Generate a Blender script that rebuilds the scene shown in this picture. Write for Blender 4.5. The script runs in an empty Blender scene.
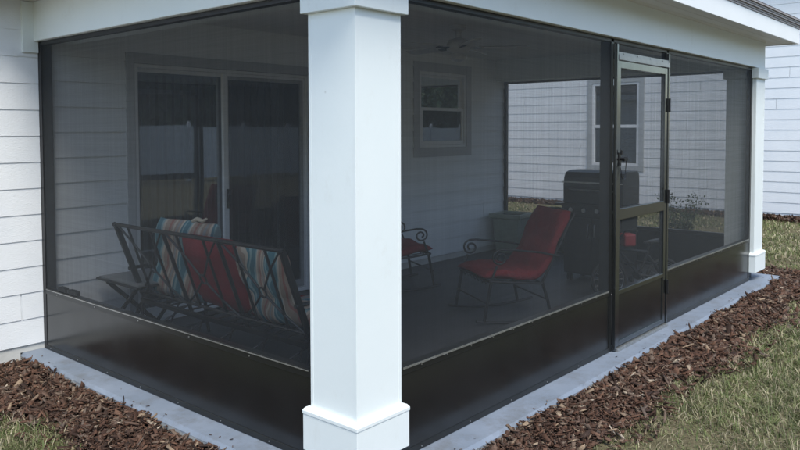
import bpy, bmesh, math, random
import numpy as np
from mathutils import Vector, Matrix
random.seed(7); rng = np.random.default_rng(7)
R = math.radians
scene = bpy.context.scene
COL = scene.collection

# ------------------------------------------------------------------ camera
YAW, PITCH, ROLL = R(40.838), R(2.370), R(-0.1367)
CAM = Vector((-2.5716, -2.5221, 1.7337))
fw = Vector((math.cos(YAW), math.sin(YAW), 0)); rt = Vector((math.sin(YAW), -math.cos(YAW), 0)); up = Vector((0, 0, 1))
F = fw*math.cos(PITCH) - up*math.sin(PITCH); U = up*math.cos(PITCH) + fw*math.sin(PITCH)
Rv = rt*math.cos(ROLL) + U*math.sin(ROLL); Uv = U*math.cos(ROLL) - rt*math.sin(ROLL)
cam_d = bpy.data.cameras.new('camera'); cam = bpy.data.objects.new('camera', cam_d); COL.objects.link(cam)
cam.matrix_world = Matrix(((Rv.x, Uv.x, -F.x, CAM.x), (Rv.y, Uv.y, -F.y, CAM.y), (Rv.z, Uv.z, -F.z, CAM.z), (0, 0, 0, 1)))
cam_d.sensor_width = 36; cam_d.lens = 741.95*36/800
cam_d.shift_x = -(402.27-400)/800; cam_d.shift_y = -(225-161.4)/800
cam_d.clip_start = .05; cam_d.clip_end = 2000
scene.camera = cam

# ------------------------------------------------------------------ sky, sun, exposure (bright overcast)
SUN_EL, SUN_AZ = 58, 240        # azimuth of the sun seen from the scene, measured from +x counter-clockwise
w = bpy.data.worlds.new('World'); scene.world = w; w.use_nodes = True
nt = w.node_tree; bg = nt.nodes['Background']
sky = nt.nodes.new('ShaderNodeTexSky'); sky.sky_type = 'NISHITA'; sky.sun_disc = False
sky.sun_elevation = R(SUN_EL); sky.sun_rotation = R(90-SUN_AZ)
sky.air_density = 1.2; sky.dust_density = 0.9; sky.ozone_density = 1.0
nt.links.new(sky.outputs[0], bg.inputs[0]); bg.inputs[1].default_value = 0.135
sd = bpy.data.lights.new('sun', 'SUN'); sd.energy = 2.0; sd.angle = R(24); sd.color = (1, .97, .88)
so = bpy.data.objects.new('sun', sd); COL.objects.link(so)
sv = Vector((math.cos(R(SUN_AZ))*math.cos(R(SUN_EL)), math.sin(R(SUN_AZ))*math.cos(R(SUN_EL)), math.sin(R(SUN_EL))))
so.rotation_euler = (-sv).to_track_quat('-Z', 'Y').to_euler(); so.location = (0, -5, 12)
scene.view_settings.view_transform = 'Standard'; scene.view_settings.look = 'None'
scene.view_settings.exposure = 1.06; scene.view_settings.gamma = 1
try: scene.view_settings.use_curve_mapping = False
except Exception: pass
scene.cycles.transparent_max_bounces = 24; scene.cycles.max_bounces = 10
scene.render.resolution_x, scene.render.resolution_y = 1024, 576

# ------------------------------------------------------------------ materials
def newmat(name):
    m = bpy.data.materials.new(name); m.use_nodes = True
    return m, m.node_tree, m.node_tree.nodes['Principled BSDF']
def N(nt, t, **k):
    n = nt.nodes.new(t)
    for a, b in k.items(): setattr(n, a, b)
    return n
def coords(nt, scale=(1, 1, 1)):
    tc = N(nt, 'ShaderNodeTexCoord'); mp = N(nt, 'ShaderNodeMapping'); mp.inputs['Scale'].default_value = scale
    nt.links.new(tc.outputs['Object'], mp.inputs[0]); return mp.outputs[0]
def noise(nt, vec, scale, detail=4, rough=.6):
    n = N(nt, 'ShaderNodeTexNoise'); n.inputs['Scale'].default_value = scale; n.inputs['Detail'].default_value = detail
    n.inputs['Roughness'].default_value = rough; nt.links.new(vec, n.inputs[0]); return n.outputs[0]
def ramp(nt, fac, stops, interp='LINEAR'):
    r = N(nt, 'ShaderNodeValToRGB'); r.color_ramp.interpolation = interp
    e = r.color_ramp.elements
    while len(e) < len(stops): e.new(.5)
    for el, (p, c) in zip(e, stops): el.position = p; el.color = (*c, 1)
    nt.links.new(fac, r.inputs[0]); return r.outputs[0]
def bump(nt, bs, h, strength=.3, dist=.01):
    b = N(nt, 'ShaderNodeBump'); b.inputs['Strength'].default_value = strength; b.inputs['Distance'].default_value = dist
    nt.links.new(h, b.inputs['Height']); nt.links.new(b.outputs[0], bs.inputs['Normal'])
def mixc(nt, a, b, f):
    m = N(nt, 'ShaderNodeMix', data_type='RGBA')
    for s, v in ((6, a), (7, b)):
        if isinstance(v, tuple): m.inputs[s].default_value = (*v, 1)
        else: nt.links.new(v, m.inputs[s])
    if isinstance(f, float): m.inputs[0].default_value = f
    else: nt.links.new(f, m.inputs[0])
    return m.outputs[2]
def simple(name, c1, c2=None, rough=.6, scale=6, stretch=(1, 1, 1), bs_=None, bscale=60, metal=0, bstr=.2, bdist=.003, spec=.5):
    m, nt, b = newmat(name); v = coords(nt, stretch)
    c2 = c2 or tuple(x*.88 for x in c1)
    nt.links.new(ramp(nt, noise(nt, v, scale), [(.3, c2), (.7, c1)]), b.inputs['Base Color'])
    b.inputs['Roughness'].default_value = rough; b.inputs['Metallic'].default_value = metal
    b.inputs['Specular IOR Level'].default_value = spec
    if bs_ is not None: bump(nt, b, noise(nt, coords(nt, bs_), bscale, 6), bstr, bdist)
    return m
M = {}
def trim_mat():
    m, nt, b = newmat('white_trim_paint'); v = coords(nt)
    c = ramp(nt, noise(nt, v, 1.5), [(.3, (.715, .765, .76)), (.7, (.755, .795, .785))])
    vo = N(nt, 'ShaderNodeTexVoronoi'); vo.inputs['Scale'].default_value = 7; nt.links.new(v, vo.inputs[0])
    f = N(nt, 'ShaderNodeMath', operation='MULTIPLY'); nt.links.new(ramp(nt, vo.outputs[0], [(.02, (.5, .5, .5)), (.06, (0, 0, 0))]), f.inputs[0])
    nt.links.new(ramp(nt, noise(nt, v, 3, 6, .8), [(.5, (0, 0, 0)), (.6, (1, 1, 1))]), f.inputs[1])
    c = mixc(nt, c, (.42, .42, .40), f.outputs[0])
    c = mixc(nt, c, (.60, .60, .56), ramp(nt, noise(nt, coords(nt, (1, 1, .6)), 4, 8, .8), [(.56, (0, 0, 0)), (.8, (.5, .5, .5))]))
    nt.links.new(c, b.inputs['Base Color']); b.inputs['Roughness'].default_value = .5
    bump(nt, b, noise(nt, coords(nt, (1, 1, .45)), 60, 6), .35, .002); return m
M['trim'] = trim_mat()
M['siding'] = simple('embossed_white_siding', (.80, .81, .82), (.73, .75, .77), .55, 2.2, bs_=(.6, .6, 1.3), bscale=95, bstr=.65, bdist=.004)
M['siding_in'] = simple('smooth_white_siding', (.78, .80, .81), (.74, .76, .78), .55, 2.2, bs_=(.3, .3, 1.6), bscale=50, bstr=.4, bdist=.003)
M['soffit'] = simple('soffit_paint', (.74, .73, .71), (.68, .67, .65), .6, 1.2, bs_=(1, 1, 1), bscale=90, bstr=.2)
M['ceiling'] = simple('ceiling_paint', (.74, .74, .74), (.70, .70, .70), .8, 2)
M['vinyl'] = simple('white_vinyl', (.76, .77, .78), (.72, .73, .74), .35, 3)
M['frame'] = simple('dark_bronze_aluminium', (.016, .017, .017), (.011, .012, .012), .3, 9, bs_=(1, 1, 1), bscale=200, bstr=.05, spec=.5)
M['frame'].node_tree.nodes['Principled BSDF'].inputs['Metallic'].default_value = .1
M['jamb'] = simple('glossy_bronze_jamb', (.19, .205, .215), (.145, .155, .165), .2, 6, (1, 1, .3), metal=.95)
def kick_mat():
    m, nt, b = newmat('dark_bronze_sheet'); v = coords(nt)
    c = ramp(nt, noise(nt, v, 1.2), [(.3, (.009, .010, .0105)), (.7, (.013, .014, .0145))])
    spots = ramp(nt, noise(nt, v, 26, 8, .8), [(.62, (0, 0, 0)), (.8, (.35, .35, .35))])      # dried splashes, most of them low down
    g = N(nt, 'ShaderNodeNewGeometry'); sp = N(nt, 'ShaderNodeSeparateXYZ'); nt.links.new(g.outputs['Position'], sp.inputs[0])
    lo = N(nt, 'ShaderNodeMapRange'); lo.inputs[1].default_value = .0; lo.inputs[2].default_value = .35; lo.inputs[3].default_value = 1; lo.inputs[4].default_value = .08; nt.links.new(sp.outputs[2], lo.inputs[0])
    f = N(nt, 'ShaderNodeMath', operation='MULTIPLY'); nt.links.new(spots, f.inputs[0]); nt.links.new(lo.outputs[0], f.inputs[1])
    nt.links.new(mixc(nt, c, (.16, .13, .10), f.outputs[0]), b.inputs['Base Color'])
    rg = N(nt, 'ShaderNodeMapRange'); rg.inputs[1].default_value = .3; rg.inputs[2].default_value = .7; rg.inputs[3].default_value = .17; rg.inputs[4].default_value = .27
    nt.links.new(noise(nt, v, 3.5, 6), rg.inputs[0]); nt.links.new(rg.outputs[0], b.inputs['Roughness'])
    b.inputs['Specular IOR Level'].default_value = .6
    bump(nt, b, noise(nt, v, 1.6, 1), .18, .02); return m
M['kick'] = kick_mat()
M['spline'] = simple('bare_aluminium_spline', (.55, .56, .55), (.25, .25, .24), .35, 60, metal=.8)
M['black'] = simple('black_powder_coat', (.016, .016, .017), (.011, .011, .012), .42, 20, bs_=(1, 1, 1), bscale=160, bstr=.2)
M['blackplastic'] = simple('black_plastic', (.014, .014, .015), (.01, .01, .011), .35, 12)
M['grillmetal'] = simple('grill_enamel', (.02, .02, .022), (.013, .013, .014), .3, 5, spec=.6)
M['steel'] = simple('brushed_steel', (.5, .5, .5), (.4, .4, .4), .35, 30, (1, 8, 1), metal=1)
M['rubber'] = simple('rubber', (.02, .02, .02), (.014, .014, .014), .8, 30)
M['red_paint'] = simple('red_paint', (.32, .035, .045), (.25, .025, .03), .6, 5)
M['pot'] = simple('sage_glazed_planter', (.27, .31, .25), (.21, .25, .20), .5, 6, bs_=(1, 1, .3), bscale=25)
M['soil'] = simple('potting_soil', (.03, .02, .014), (.015, .01, .008), .95, 40)
M['fanblade'] = simple('fan_blade_wood', (.56, .56, .55), (.52, .52, .51), .5, 8, (1, 12, 1))
M['tabletop'] = simple('grey_table_top', (.20, .21, .21), (.15, .155, .16), .4, 8)
M['screw'] = simple('screw_head', (.5, .5, .48), (.4, .4, .4), .35, 50, metal=.9)
M['screw'].node_tree.nodes['Principled BSDF'].inputs['Roughness'].default_value = .3
M['roof'] = simple('brown_shingle', (.17, .145, .135), (.09, .08, .075), .9, 25, (1, 1, 4), bs_=(1, 1, 1), bscale=120, bstr=.8, bdist=.01)
M['drip'] = simple('drip_edge_metal', (.30, .265, .26), (.22, .19, .19), .45, 12, (1, 1, 12))
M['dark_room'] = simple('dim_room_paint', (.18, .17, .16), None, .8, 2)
M['blind'] = simple('vertical_blind_vinyl', (.42, .43, .42), (.36, .37, .36), .6, 4)
M['leaf'] = simple('leaf', (.06, .10, .035), (.035, .06, .022), .6, 3)
M['bark'] = simple('bark', (.10, .075, .055), (.05, .038, .03), .9, 12, (1, 1, .2), bs_=(1, 1, .2), bscale=30, bstr=.8, bdist=.02)

def red_fabric():
    m, nt, b = newmat('red_outdoor_fabric'); v = coords(nt)
    c = ramp(nt, noise(nt, v, 5), [(.3, (.19, .022, .029)), (.7, (.255, .031, .039))])
    nt.links.new(c, b.inputs['Base Color']); b.inputs['Roughness'].default_value = .9
    b.inputs['Specular IOR Level'].default_value = .15
    bump(nt, b, noise(nt, v, 11, 5), .9, .03)
    return m
M['red'] = red_fabric()
def stripe_fabric(name, distort):
    m, nt, b = newmat(name)
    uv = N(nt, 'ShaderNodeUVMap'); sep = N(nt, 'ShaderNodeSeparateXYZ'); nt.links.new(uv.outputs[0], sep.inputs[0])
    u = sep.outputs[0]
    n1 = N(nt, 'ShaderNodeTexNoise'); n1.inputs['Scale'].default_value = 2.2; n1.inputs['Detail'].default_value = 1; nt.links.new(uv.outputs[0], n1.inputs[0])
    ma = N(nt, 'ShaderNodeMath', operation='MULTIPLY_ADD'); ma.inputs[1].default_value = distort
    nt.links.new(n1.outputs[0], ma.inputs[0]); nt.links.new(u, ma.inputs[2])
    mu = N(nt, 'ShaderNodeMath', operation='MULTIPLY'); mu.inputs[1].default_value = 2.1; nt.links.new(ma.outputs[0], mu.inputs[0])
    fr = N(nt, 'ShaderNodeMath', operation='FRACT'); nt.links.new(mu.outputs[0], fr.inputs[0])
    teal = (.08, .19, .23); pale = (.24, .36, .38); tan = (.34, .26, .21); cream = (.48, .43, .37); red = (.33, .15, .13); grey = (.27, .28, .29)
    cs = [teal, teal, pale, teal, cream, tan, grey, tan, cream, tan, red, tan, tan, cream, pale, teal]
    c = ramp(nt, fr.outputs[0], [(i/16, q) for i, q in enumerate(cs)], 'CONSTANT')
    nt.links.new(c, b.inputs['Base Color']); b.inputs['Roughness'].default_value = .9; b.inputs['Specular IOR Level'].default_value = .15
    bump(nt, b, noise(nt, coords(nt), 16, 4), .5, .012)
    return m
M['stripe'] = stripe_fabric('striped_outdoor_fabric', .12)
M['stripe_bent'] = stripe_fabric('striped_outdoor_fabric_bent', .55)

def screen_mat():
    m, nt, b = newmat('insect_screen'); out = nt.nodes['Material Output']
    g = N(nt, 'ShaderNodeNewGeometry'); d = N(nt, 'ShaderNodeVectorMath', operation='DOT_PRODUCT')
    nt.links.new(g.outputs['Normal'], d.inputs[0]); nt.links.new(g.outputs['Incoming'], d.inputs[1])
    a = N(nt, 'ShaderNodeMath', operation='ABSOLUTE'); nt.links.new(d.outputs['Value'], a.inputs[0])
    mx = N(nt, 'ShaderNodeMath', operation='MAXIMUM'); mx.inputs[1].default_value = .15; nt.links.new(a.outputs[0], mx.inputs[0])
    dv = N(nt, 'ShaderNodeMath', operation='DIVIDE'); dv.inputs[0].default_value = 1; nt.links.new(mx.outputs[0], dv.inputs[1])
    # uneven weave: faint vertical and horizontal streaks in the openness of the cloth
    n1 = noise(nt, coords(nt, (26, 26, .5)), 1.0, 3, .7); n2 = noise(nt, coords(nt, (.5, .5, 20)), 1.0, 3, .7)
    n3 = noise(nt, coords(nt, (150, 150, .8)), 1.0, 1, .5); n4 = noise(nt, coords(nt, (.8, .8, 150)), 1.0, 1, .5)
    s0 = N(nt, 'ShaderNodeMath', operation='ADD'); nt.links.new(n3, s0.inputs[0]); nt.links.new(n4, s0.inputs[1])
    s1 = N(nt, 'ShaderNodeMath', operation='ADD'); nt.links.new(n1, s1.inputs[0]); nt.links.new(n2, s1.inputs[1])
    s = N(nt, 'ShaderNodeMath', operation='MULTIPLY_ADD'); s.inputs[1].default_value = .9; nt.links.new(s0.outputs[0], s.inputs[0]); nt.links.new(s1.outputs[0], s.inputs[2])
    mr = N(nt, 'ShaderNodeMapRange'); mr.inputs[1].default_value = 1.3; mr.inputs[2].default_value = 2.5
    mr.inputs[3].default_value = .67; mr.inputs[4].default_value = .80; nt.links.new(s.outputs[0], mr.inputs[0])
    pw = N(nt, 'ShaderNodeMath', operation='POWER'); nt.links.new(mr.outputs[0], pw.inputs[0]); nt.links.new(dv.outputs[0], pw.inputs[1])
    tr = N(nt, 'ShaderNodeBsdfTransparent'); mix = N(nt, 'ShaderNodeMixShader')
    b.inputs['Base Color'].default_value = (.040, .044, .047, 1); b.inputs['Roughness'].default_value = .55
    b.inputs['Specular IOR Level'].default_value = .2
    nt.links.new(pw.outputs[0], mix.inputs[0]); nt.links.new(b.outputs[0], mix.inputs[1]); nt.links.new(tr.outputs[0], mix.inputs[2])
    nt.links.new(mix.outputs[0], out.inputs[0]); return m
M['screen'] = screen_mat()
def glass_mat():
    m, nt, b = newmat('window_glass'); out = nt.nodes['Material Output']
    fr = N(nt, 'ShaderNodeFresnel'); fr.inputs[0].default_value = 1.5
    ad = N(nt, 'ShaderNodeMath', operation='MULTIPLY_ADD'); ad.inputs[1].default_value = 2.2; ad.inputs[2].default_value = .08
    nt.links.new(fr.outputs[0], ad.inputs[0])
    tr = N(nt, 'ShaderNodeBsdfTransparent'); tr.inputs[0].default_value = (.48, .52, .53, 1)
    gl = N(nt, 'ShaderNodeBsdfGlossy'); gl.inputs['Roughness'].default_value = .01; gl.inputs[0].default_value = (.9, .95, 1, 1)
    bp = N(nt, 'ShaderNodeBump'); bp.inputs['Strength'].default_value = .08; bp.inputs['Distance'].default_value = .02
    nt.links.new(noise(nt, coords(nt), 1.6, 1), bp.inputs['Height']); nt.links.new(bp.outputs[0], gl.inputs['Normal'])
    mix = N(nt, 'ShaderNodeMixShader'); nt.links.new(ad.outputs[0], mix.inputs[0]); nt.links.new(tr.outputs[0], mix.inputs[1]); nt.links.new(gl.outputs[0], mix.inputs[2])
    nt.links.new(mix.outputs[0], out.inputs[0]); return m
M['glass'] = glass_mat()
def slab_mat():
    m, nt, b = newmat('blue_grey_painted_concrete'); v = coords(nt)
    c = ramp(nt, noise(nt, v, 3, 6), [(.3, (.150, .182, .230)), (.7, (.195, .228, .282))])
    sp = N(nt, 'ShaderNodeTexVoronoi'); sp.inputs['Scale'].default_value = 38; nt.links.new(v, sp.inputs[0])
    dirt = ramp(nt, sp.outputs[0], [(.0, (1, 1, 1)), (.09, (0, 0, 0))])
    n2 = ramp(nt, noise(nt, v, 7, 8, .75), [(.46, (0, 0, 0)), (.62, (1, 1, 1))])
    f1 = N(nt, 'ShaderNodeMath', operation='MULTIPLY'); nt.links.new(dirt, f1.inputs[0]); nt.links.new(n2, f1.inputs[1])
    c = mixc(nt, c, (.07, .06, .05), f1.outputs[0])
    c = mixc(nt, c, (.115, .120, .125), ramp(nt, noise(nt, v, 2.6, 10, .85), [(.48, (0, 0, 0)), (.66, (.8, .8, .8))]))
    # bare, unpainted concrete low on the edge
    g = N(nt, 'ShaderNodeNewGeometry'); sp3 = N(nt, 'ShaderNodeSeparateXYZ'); nt.links.new(g.outputs['Position'], sp3.inputs[0])
    nz = N(nt, 'ShaderNodeMath', operation='MULTIPLY_ADD'); nz.inputs[1].default_value = .035; nt.links.new(noise(nt, v, 12), nz.inputs[0]); nt.links.new(sp3.outputs[2], nz.inputs[2])
    e = ramp(nt, nz.outputs[0], [(0, (0, 0, 0)), (1, (1, 1, 1))])
    mr = N(nt, 'ShaderNodeMapRange'); mr.inputs[1].default_value = -.02; mr.inputs[2].default_value = -.005; mr.inputs[3].default_value = 1; mr.inputs[4].default_value = 0
    nt.links.new(nz.outputs[0], mr.inputs[0])
    c = mixc(nt, c, (.36, .37, .36), mr.outputs[0])
    nt.links.new(c, b.inputs['Base Color']); b.inputs['Roughness'].default_value = .6
    bump(nt, b, noise(nt, v, 60, 6), .35, .004); return m
M['slab'] = slab_mat()
def island_mat(name, stops, rough=.8, n=None, spec=.3, transl=0):
    m, nt, b = newmat(name); g = N(nt, 'ShaderNodeNewGeometry')
    c = ramp(nt, g.outputs['Random Per Island'], stops)
    c = mixc(nt, c, mixc(nt, c, (0.01, .008, .006), .45), ramp(nt, noise(nt, coords(nt), n or 90, 3), [(.4, (0, 0, 0)), (.65, (1, 1, 1))]))
    nt.links.new(c, b.inputs['Base Color']); b.inputs['Roughness'].default_value = rough; b.inputs['Specular IOR Level'].default_value = spec
    if transl:
        out = nt.nodes['Material Output']; t = N(nt, 'ShaderNodeBsdfTranslucent'); nt.links.new(c, t.inputs[0])
        mx = N(nt, 'ShaderNodeMixShader'); mx.inputs[0].default_value = transl
        nt.links.new(b.outputs[0], mx.inputs[1]); nt.links.new(t.outputs[0], mx.inputs[2]); nt.links.new(mx.outputs[0], out.inputs[0])
    return m
M['mulch'] = island_mat('mulch_chips', [(0, (.016, .008, .005)), (.2, (.052, .025, .016)), (.4, (.108, .053, .033)), (.52, (.043, .025, .018)), (.68, (.14, .072, .045)), (.82, (.115, .084, .066)), (.93, (.165, .115, .082)), (.982, (.29, .21, .14)), (1, (.45, .38, .30))], .85, 120)
M['grass'] = island_mat('grass_blades', [(0, (.10, .135, .045)), (.3, (.17, .205, .075)), (.52, (.23, .25, .11)), (.7, (.33, .31, .17)), (.82, (.47, .41, .26)), (1, (.56, .49, .35))], .6, 6, .25, .3)
M['deadgrass'] = island_mat('dry_thatch', [(0, (.13, .10, .06)), (.5, (.24, .19, .12)), (1, (.35, .29, .2))], .9, 20)
def ground_mat():
    m, nt, b = newmat('lawn_soil'); v = coords(nt)
    c = ramp(nt, noise(nt, v, 1.3, 8, .7), [(.3, (.115, .10, .06)), (.5, (.17, .15, .085)), (.7, (.22, .185, .12))])
    c2 = ramp(nt, noise(nt, v, 35, 6, .8), [(.35, (.04, .036, .018)), (.7, (.24, .205, .13))])
    nt.links.new(mixc(nt, c, c2, .5), b.inputs['Base Color']); b.inputs['Roughness'].default_value = 1; b.inputs['Specular IOR Level'].default_value = .1
    bump(nt, b, noise(nt, v, 50, 6), 1, .03); return m
M['ground'] = ground_mat()
M['mulchbed'] = simple('mulch_bed_soil', (.05, .027, .019), (.018, .011, .009), .95, 45, bs_=(1, 1, 1), bscale=60, bstr=1, bdist=.02)

# ------------------------------------------------------------------ mesh helpers
class MB:
    def __init__(s): s.v = []; s.f = []; s.uv = None
    def add(s, vs, fs):
        o = len(s.v); s.v += [tuple(q) for q in vs]; s.f += [tuple(i+o for i in f) for f in fs]; return s
    def box(s, a, b, mat=None):
        (x0, y0, z0), (x1, y1, z1) = a, b
        vs = [(x, y, z) for z in (z0, z1) for y in (y0, y1) for x in (x0, x1)]
        if mat: vs = [mat @ Vector(q) for q in vs]
        return s.add(vs, [(0, 2, 3, 1), (4, 5, 7, 6), (0, 1, 5, 4), (2, 6, 7, 3), (0, 4, 6, 2), (1, 3, 7, 5)])
    def bar(s, p, q, w, h, upv=(0, 0, 1)):
        p = Vector(p); q = Vector(q); d = (q-p).normalized(); u = Vector(upv)
        if abs(d.dot(u)) > .98: u = Vector((1, 0, 0))
        a = d.cross(u).normalized(); b = a.cross(d)
        vs = [e + a*i*w/2 + b*j*h/2 for e in (p, q) for j in (-1, 1) for i in (-1, 1)]
        return s.add(vs, [(0, 2, 3, 1), (4, 5, 7, 6), (0, 1, 5, 4), (2, 6, 7, 3), (0, 4, 6, 2), (1, 3, 7, 5)])
    def tube(s, pts, r, n=8, closed=False):
        pts = [Vector(q) for q in pts]; rs = r if isinstance(r, (list, tuple)) else [r]*len(pts)
        m = len(pts); rings = []; prev = None
        for i, q in enumerate(pts):
            if closed: d = (pts[(i+1) % m]-pts[i-1]).normalized()
            else: d = (pts[min(i+1, m-1)]-pts[max(i-1, 0)]).normalized()
            if prev is None:
                a = d.cross(Vector((0, 0, 1)) if abs(d.z) < .9 else Vector((1, 0, 0))).normalized()
            else: a = (prev - d*prev.dot(d)).normalized()
            prev = a; b = d.cross(a)
            rings.append([q + (a*math.cos(t)+b*math.sin(t))*rs[i] for t in [2*math.pi*k/n for k in range(n)]])
        vs = [x for r_ in rings for x in r_]; fs = []
        for i in range(m if closed else m-1):
            j = (i+1) % m
            for k in range(n): fs.append((i*n+k, i*n+(k+1) % n, j*n+(k+1) % n, j*n+k))
        if not closed: fs += [tuple(range(n))[::-1], tuple((m-1)*n+k for k in range(n))]
        return s.add(vs, fs)
    def cyl(s, p, q, r, n=16, r2=None): return s.tube([p, q], [r, r if r2 is None else r2], n)
    def lathe(s, prof, c=(0, 0, 0), n=24):
        vs = []; fs = []
        for (r, z) in prof:
            for k in range(n): t = 2*math.pi*k/n; vs.append((c[0]+r*math.cos(t), c[1]+r*math.sin(t), c[2]+z))
        for i in range(len(prof)-1):
            for k in range(n): fs.append((i*n+k, i*n+(k+1) % n, (i+1)*n+(k+1) % n, (i+1)*n+k))
        fs += [tuple(range(n))[::-1], tuple((len(prof)-1)*n+k for k in range(n))]
        return s.add(vs, fs)
    def prism(s, poly, p0, ex, ey, ez, depth):     # polygon (a,b) in ex,ey extruded along ez
        ex, ey, ez, p0 = map(Vector, (ex, ey, ez, p0)); n = len(poly)
        vs = [p0+ex*a+ey*b for a, b in poly] + [p0+ex*a+ey*b+ez*depth for a, b in poly]
        return s.add(vs, [tuple(range(n))[::-1], tuple(range(n, 2*n))] + [(i, (i+1) % n, n+(i+1) % n, n+i) for i in range(n)])
    def build(s, name, mat, parent=None, bevel=0, smooth=False, loc=None, label=None):
        me = bpy.data.meshes.new(name); me.from_pydata(s.v, [], s.f); me.validate(); me.update()
        bm = bmesh.new(); bm.from_mesh(me); bmesh.ops.recalc_face_normals(bm, faces=bm.faces); bm.to_mesh(me); bm.free()
        me.materials.append(mat)
        if smooth: me.shade_smooth()
        o = bpy.data.objects.new(name, me); COL.objects.link(o)
        if smooth:
            try: me.set_sharp_from_angle(angle=R(40))
            except Exception: pass
        if bevel:
            b = o.modifiers.new('bevel', 'BEVEL'); b.width = bevel; b.segments = 2; b.limit_method = 'ANGLE'; b.angle_limit = R(50)
        if parent: o.parent = parent
        if loc: o.location = loc
        if label: o['label'] = label
        return o
def thing(name, label, cat, loc=(0, 0, 0), rz=0, group=None):
    o = bpy.data.objects.new(name, None); COL.objects.link(o); o.location = loc; o.rotation_euler = (0, 0, rz)
    o.empty_display_size = .2
    o['label'] = label; o['category'] = cat
    if group: o['group'] = group
    return o
def tag(o, label, cat, group=None):
    o['label'] = label; o['category'] = cat
    if group: o['group'] = group
    return o
def setting(o, label=None, kind='structure'):
    o['kind'] = kind
    if label: o['label'] = label
    return o

# ------------------------------------------------------------------ ground, slab, mulch bed
GZ = -.085; WY0 = 3.497
m = MB(); n = 60
xs = np.concatenate([np.linspace(-300, -20, 8), np.linspace(-16, 30, 47), np.linspace(40, 300, 8)])
ys = xs - 5
nx = len(xs); vs = []
for y in ys:
    for x in xs:
        near = max(0, 1 - max(abs(x-6), abs(y-1))/40)
        z = GZ + (0.012*math.sin(x*1.3+y*.4)+.01*math.sin(y*1.9-x*.3))*near
        if -1.2 < x < 8 and -2 < y < 5: z = GZ
        vs.append((x, y, z))
m.add(vs, [(j*nx+i, j*nx+i+1, (j+1)*nx+i+1, (j+1)*nx+i) for j in range(len(ys)-1) for i in range(nx-1)])
setting(m.build('ground', M['ground'], smooth=True), 'patchy lawn ground around the house')
# slab with chamfered edge
m = MB(); a = [(-.18, -.198), (7.0, -.198), (7.0, 3.515), (-.18, 3.515)]
i_ = .02
top = [(-.18+i_, -.198+i_), (7.0-i_, -.198+i_), (7.0-i_, 3.515), (-.18+i_, 3.515)]
m.add([(x, y, -.2) for x, y in a]+[(x, y, -.022) for x, y in a]+[(x, y, 0) for x, y in top],
      [(0, 1, 5, 4), (1, 2, 6, 5), (2, 3, 7, 6), (3, 0, 4, 7), (4, 5, 9, 8), (5, 6, 10, 9), (6, 7, 11, 10), (7, 4, 8, 11), (8, 9, 10, 11), (3, 2, 1, 0)])
setting(m.build('patio_slab', M['slab']), 'blue grey painted concrete porch slab')
m = MB(); m.box((.055, .055, -.02), (6.70, WY0, .004))  # dark sheet laid over the painted slab; the porch's shade is put into its colour
setting(m.build('porch_floor_shade', simple('dark_grey_floor_shade', (.052, .056, .064), (.036, .039, .045), .55, 2.5, bs_=(1, 1, 1), bscale=80, bstr=.3)), 'dark grey sheet over the slab standing in for the shade inside the porch')
# mulch bed: a wavy-edged sheet round the slab
def bed_out(x):   # outer y of the bed on the right side
    return -.62 - .07*math.sin(x*1.7+.6) - .05*math.sin(x*4.1) - .05*max(0, min(1, x-1)) 
m = MB(); outer = []; inner = []
for k in range(40):
    y = 3.5 - k*(4.2/39); outer.append((-.72 - .05*math.sin(y*2.3) - .03*math.sin(y*6), y)); inner.append((-.1, max(y, -.1)))
for k in range(70):
    x = -.6 + k*(8.6/69); outer.append((x, bed_out(x))); inner.append((max(-.1, min(6.9, x)), -.1))
for k in range(30):
    y = -.5 + k*(4.0/29); outer.append((7.75+.06*math.sin(y*3), y)); inner.append((6.9, max(-.1, y)))
n = len(outer)
m.add([(x, y, GZ+.02) for x, y in inner]+[(x, y, GZ+.008) for x, y in outer], [(i, n+i, n+i+1, i+1) for i in range(n-1)])
setting(m.build('mulch_bed', M['mulchbed']), 'dark soil bed under the bark mulch round the porch')
BEDPOLY = outer

# ------------------------------------------------------------------ siding
def siding(mb, o, u, nrm, u0, u1, z0, z1, ex, holes=(), seed=1, joints=None, board=3.66, t=.012, off=0):
    o = Vector(o); u = Vector(u); nrm = Vector(nrm); rr = random.Random(seed); k = 0; z = z0
    while z < z1-1e-4:
        zt = min(z+ex, z1)
        # split on holes
        zs = sorted({z, zt, *[h for H in holes for h in (H[2], H[3]) if z+1e-4 < h < zt-1e-4]})
        js = [u0-rr.random()*board]
        while js[-1] < u1: js.append(js[-1]+board)
        if joints and k in joints: js = sorted(js+[joints[k]])
        for za, zb in zip(zs, zs[1:]):
            segs = [(u0, u1)]
            for (ha, hb, hz0, hz1) in holes:
                if hz0 < zb-1e-4 and hz1 > za+1e-4:
                    ns = []
                    for a, b in segs:
                        if hb <= a or ha >= b: ns.append((a, b)); continue
                        if ha > a: ns.append((a, ha))
                        if hb < b: ns.append((hb, b))
                    segs = ns
            for a, b in segs:
                cuts = [a]+[j for j in js if a+.02 < j < b-.02]+[b]
                for c, d in zip(cuts, cuts[1:]):
                    g = .0015
                    fo = lambda zz: t - (t-.004)*((zz-z)/ex)
                    P = lambda uu, nn, zz: o+u*uu+nrm*nn+Vector((0, 0, zz))
                    g = .005
                    c2 = c+g if c != a else c; d2 = d-g if d != b else d
                    mb.add([P(c2, -.004, za), P(d2, -.004, za), P(d2, fo(za), za), P(c2, fo(za), za), P(c2, -.004, zb), P(d2, -.004, zb), P(d2, fo(zb), zb), P(c2, fo(zb), zb)],
                           [(0, 1, 2, 3), (4, 7, 6, 5), (3, 2, 6, 7), (0, 4, 5, 1), (0, 3, 7, 4), (1, 5, 6, 2)])
        z = zt; k += 1

WY = 3.5       # the house wall plane (front faces -y)
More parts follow.
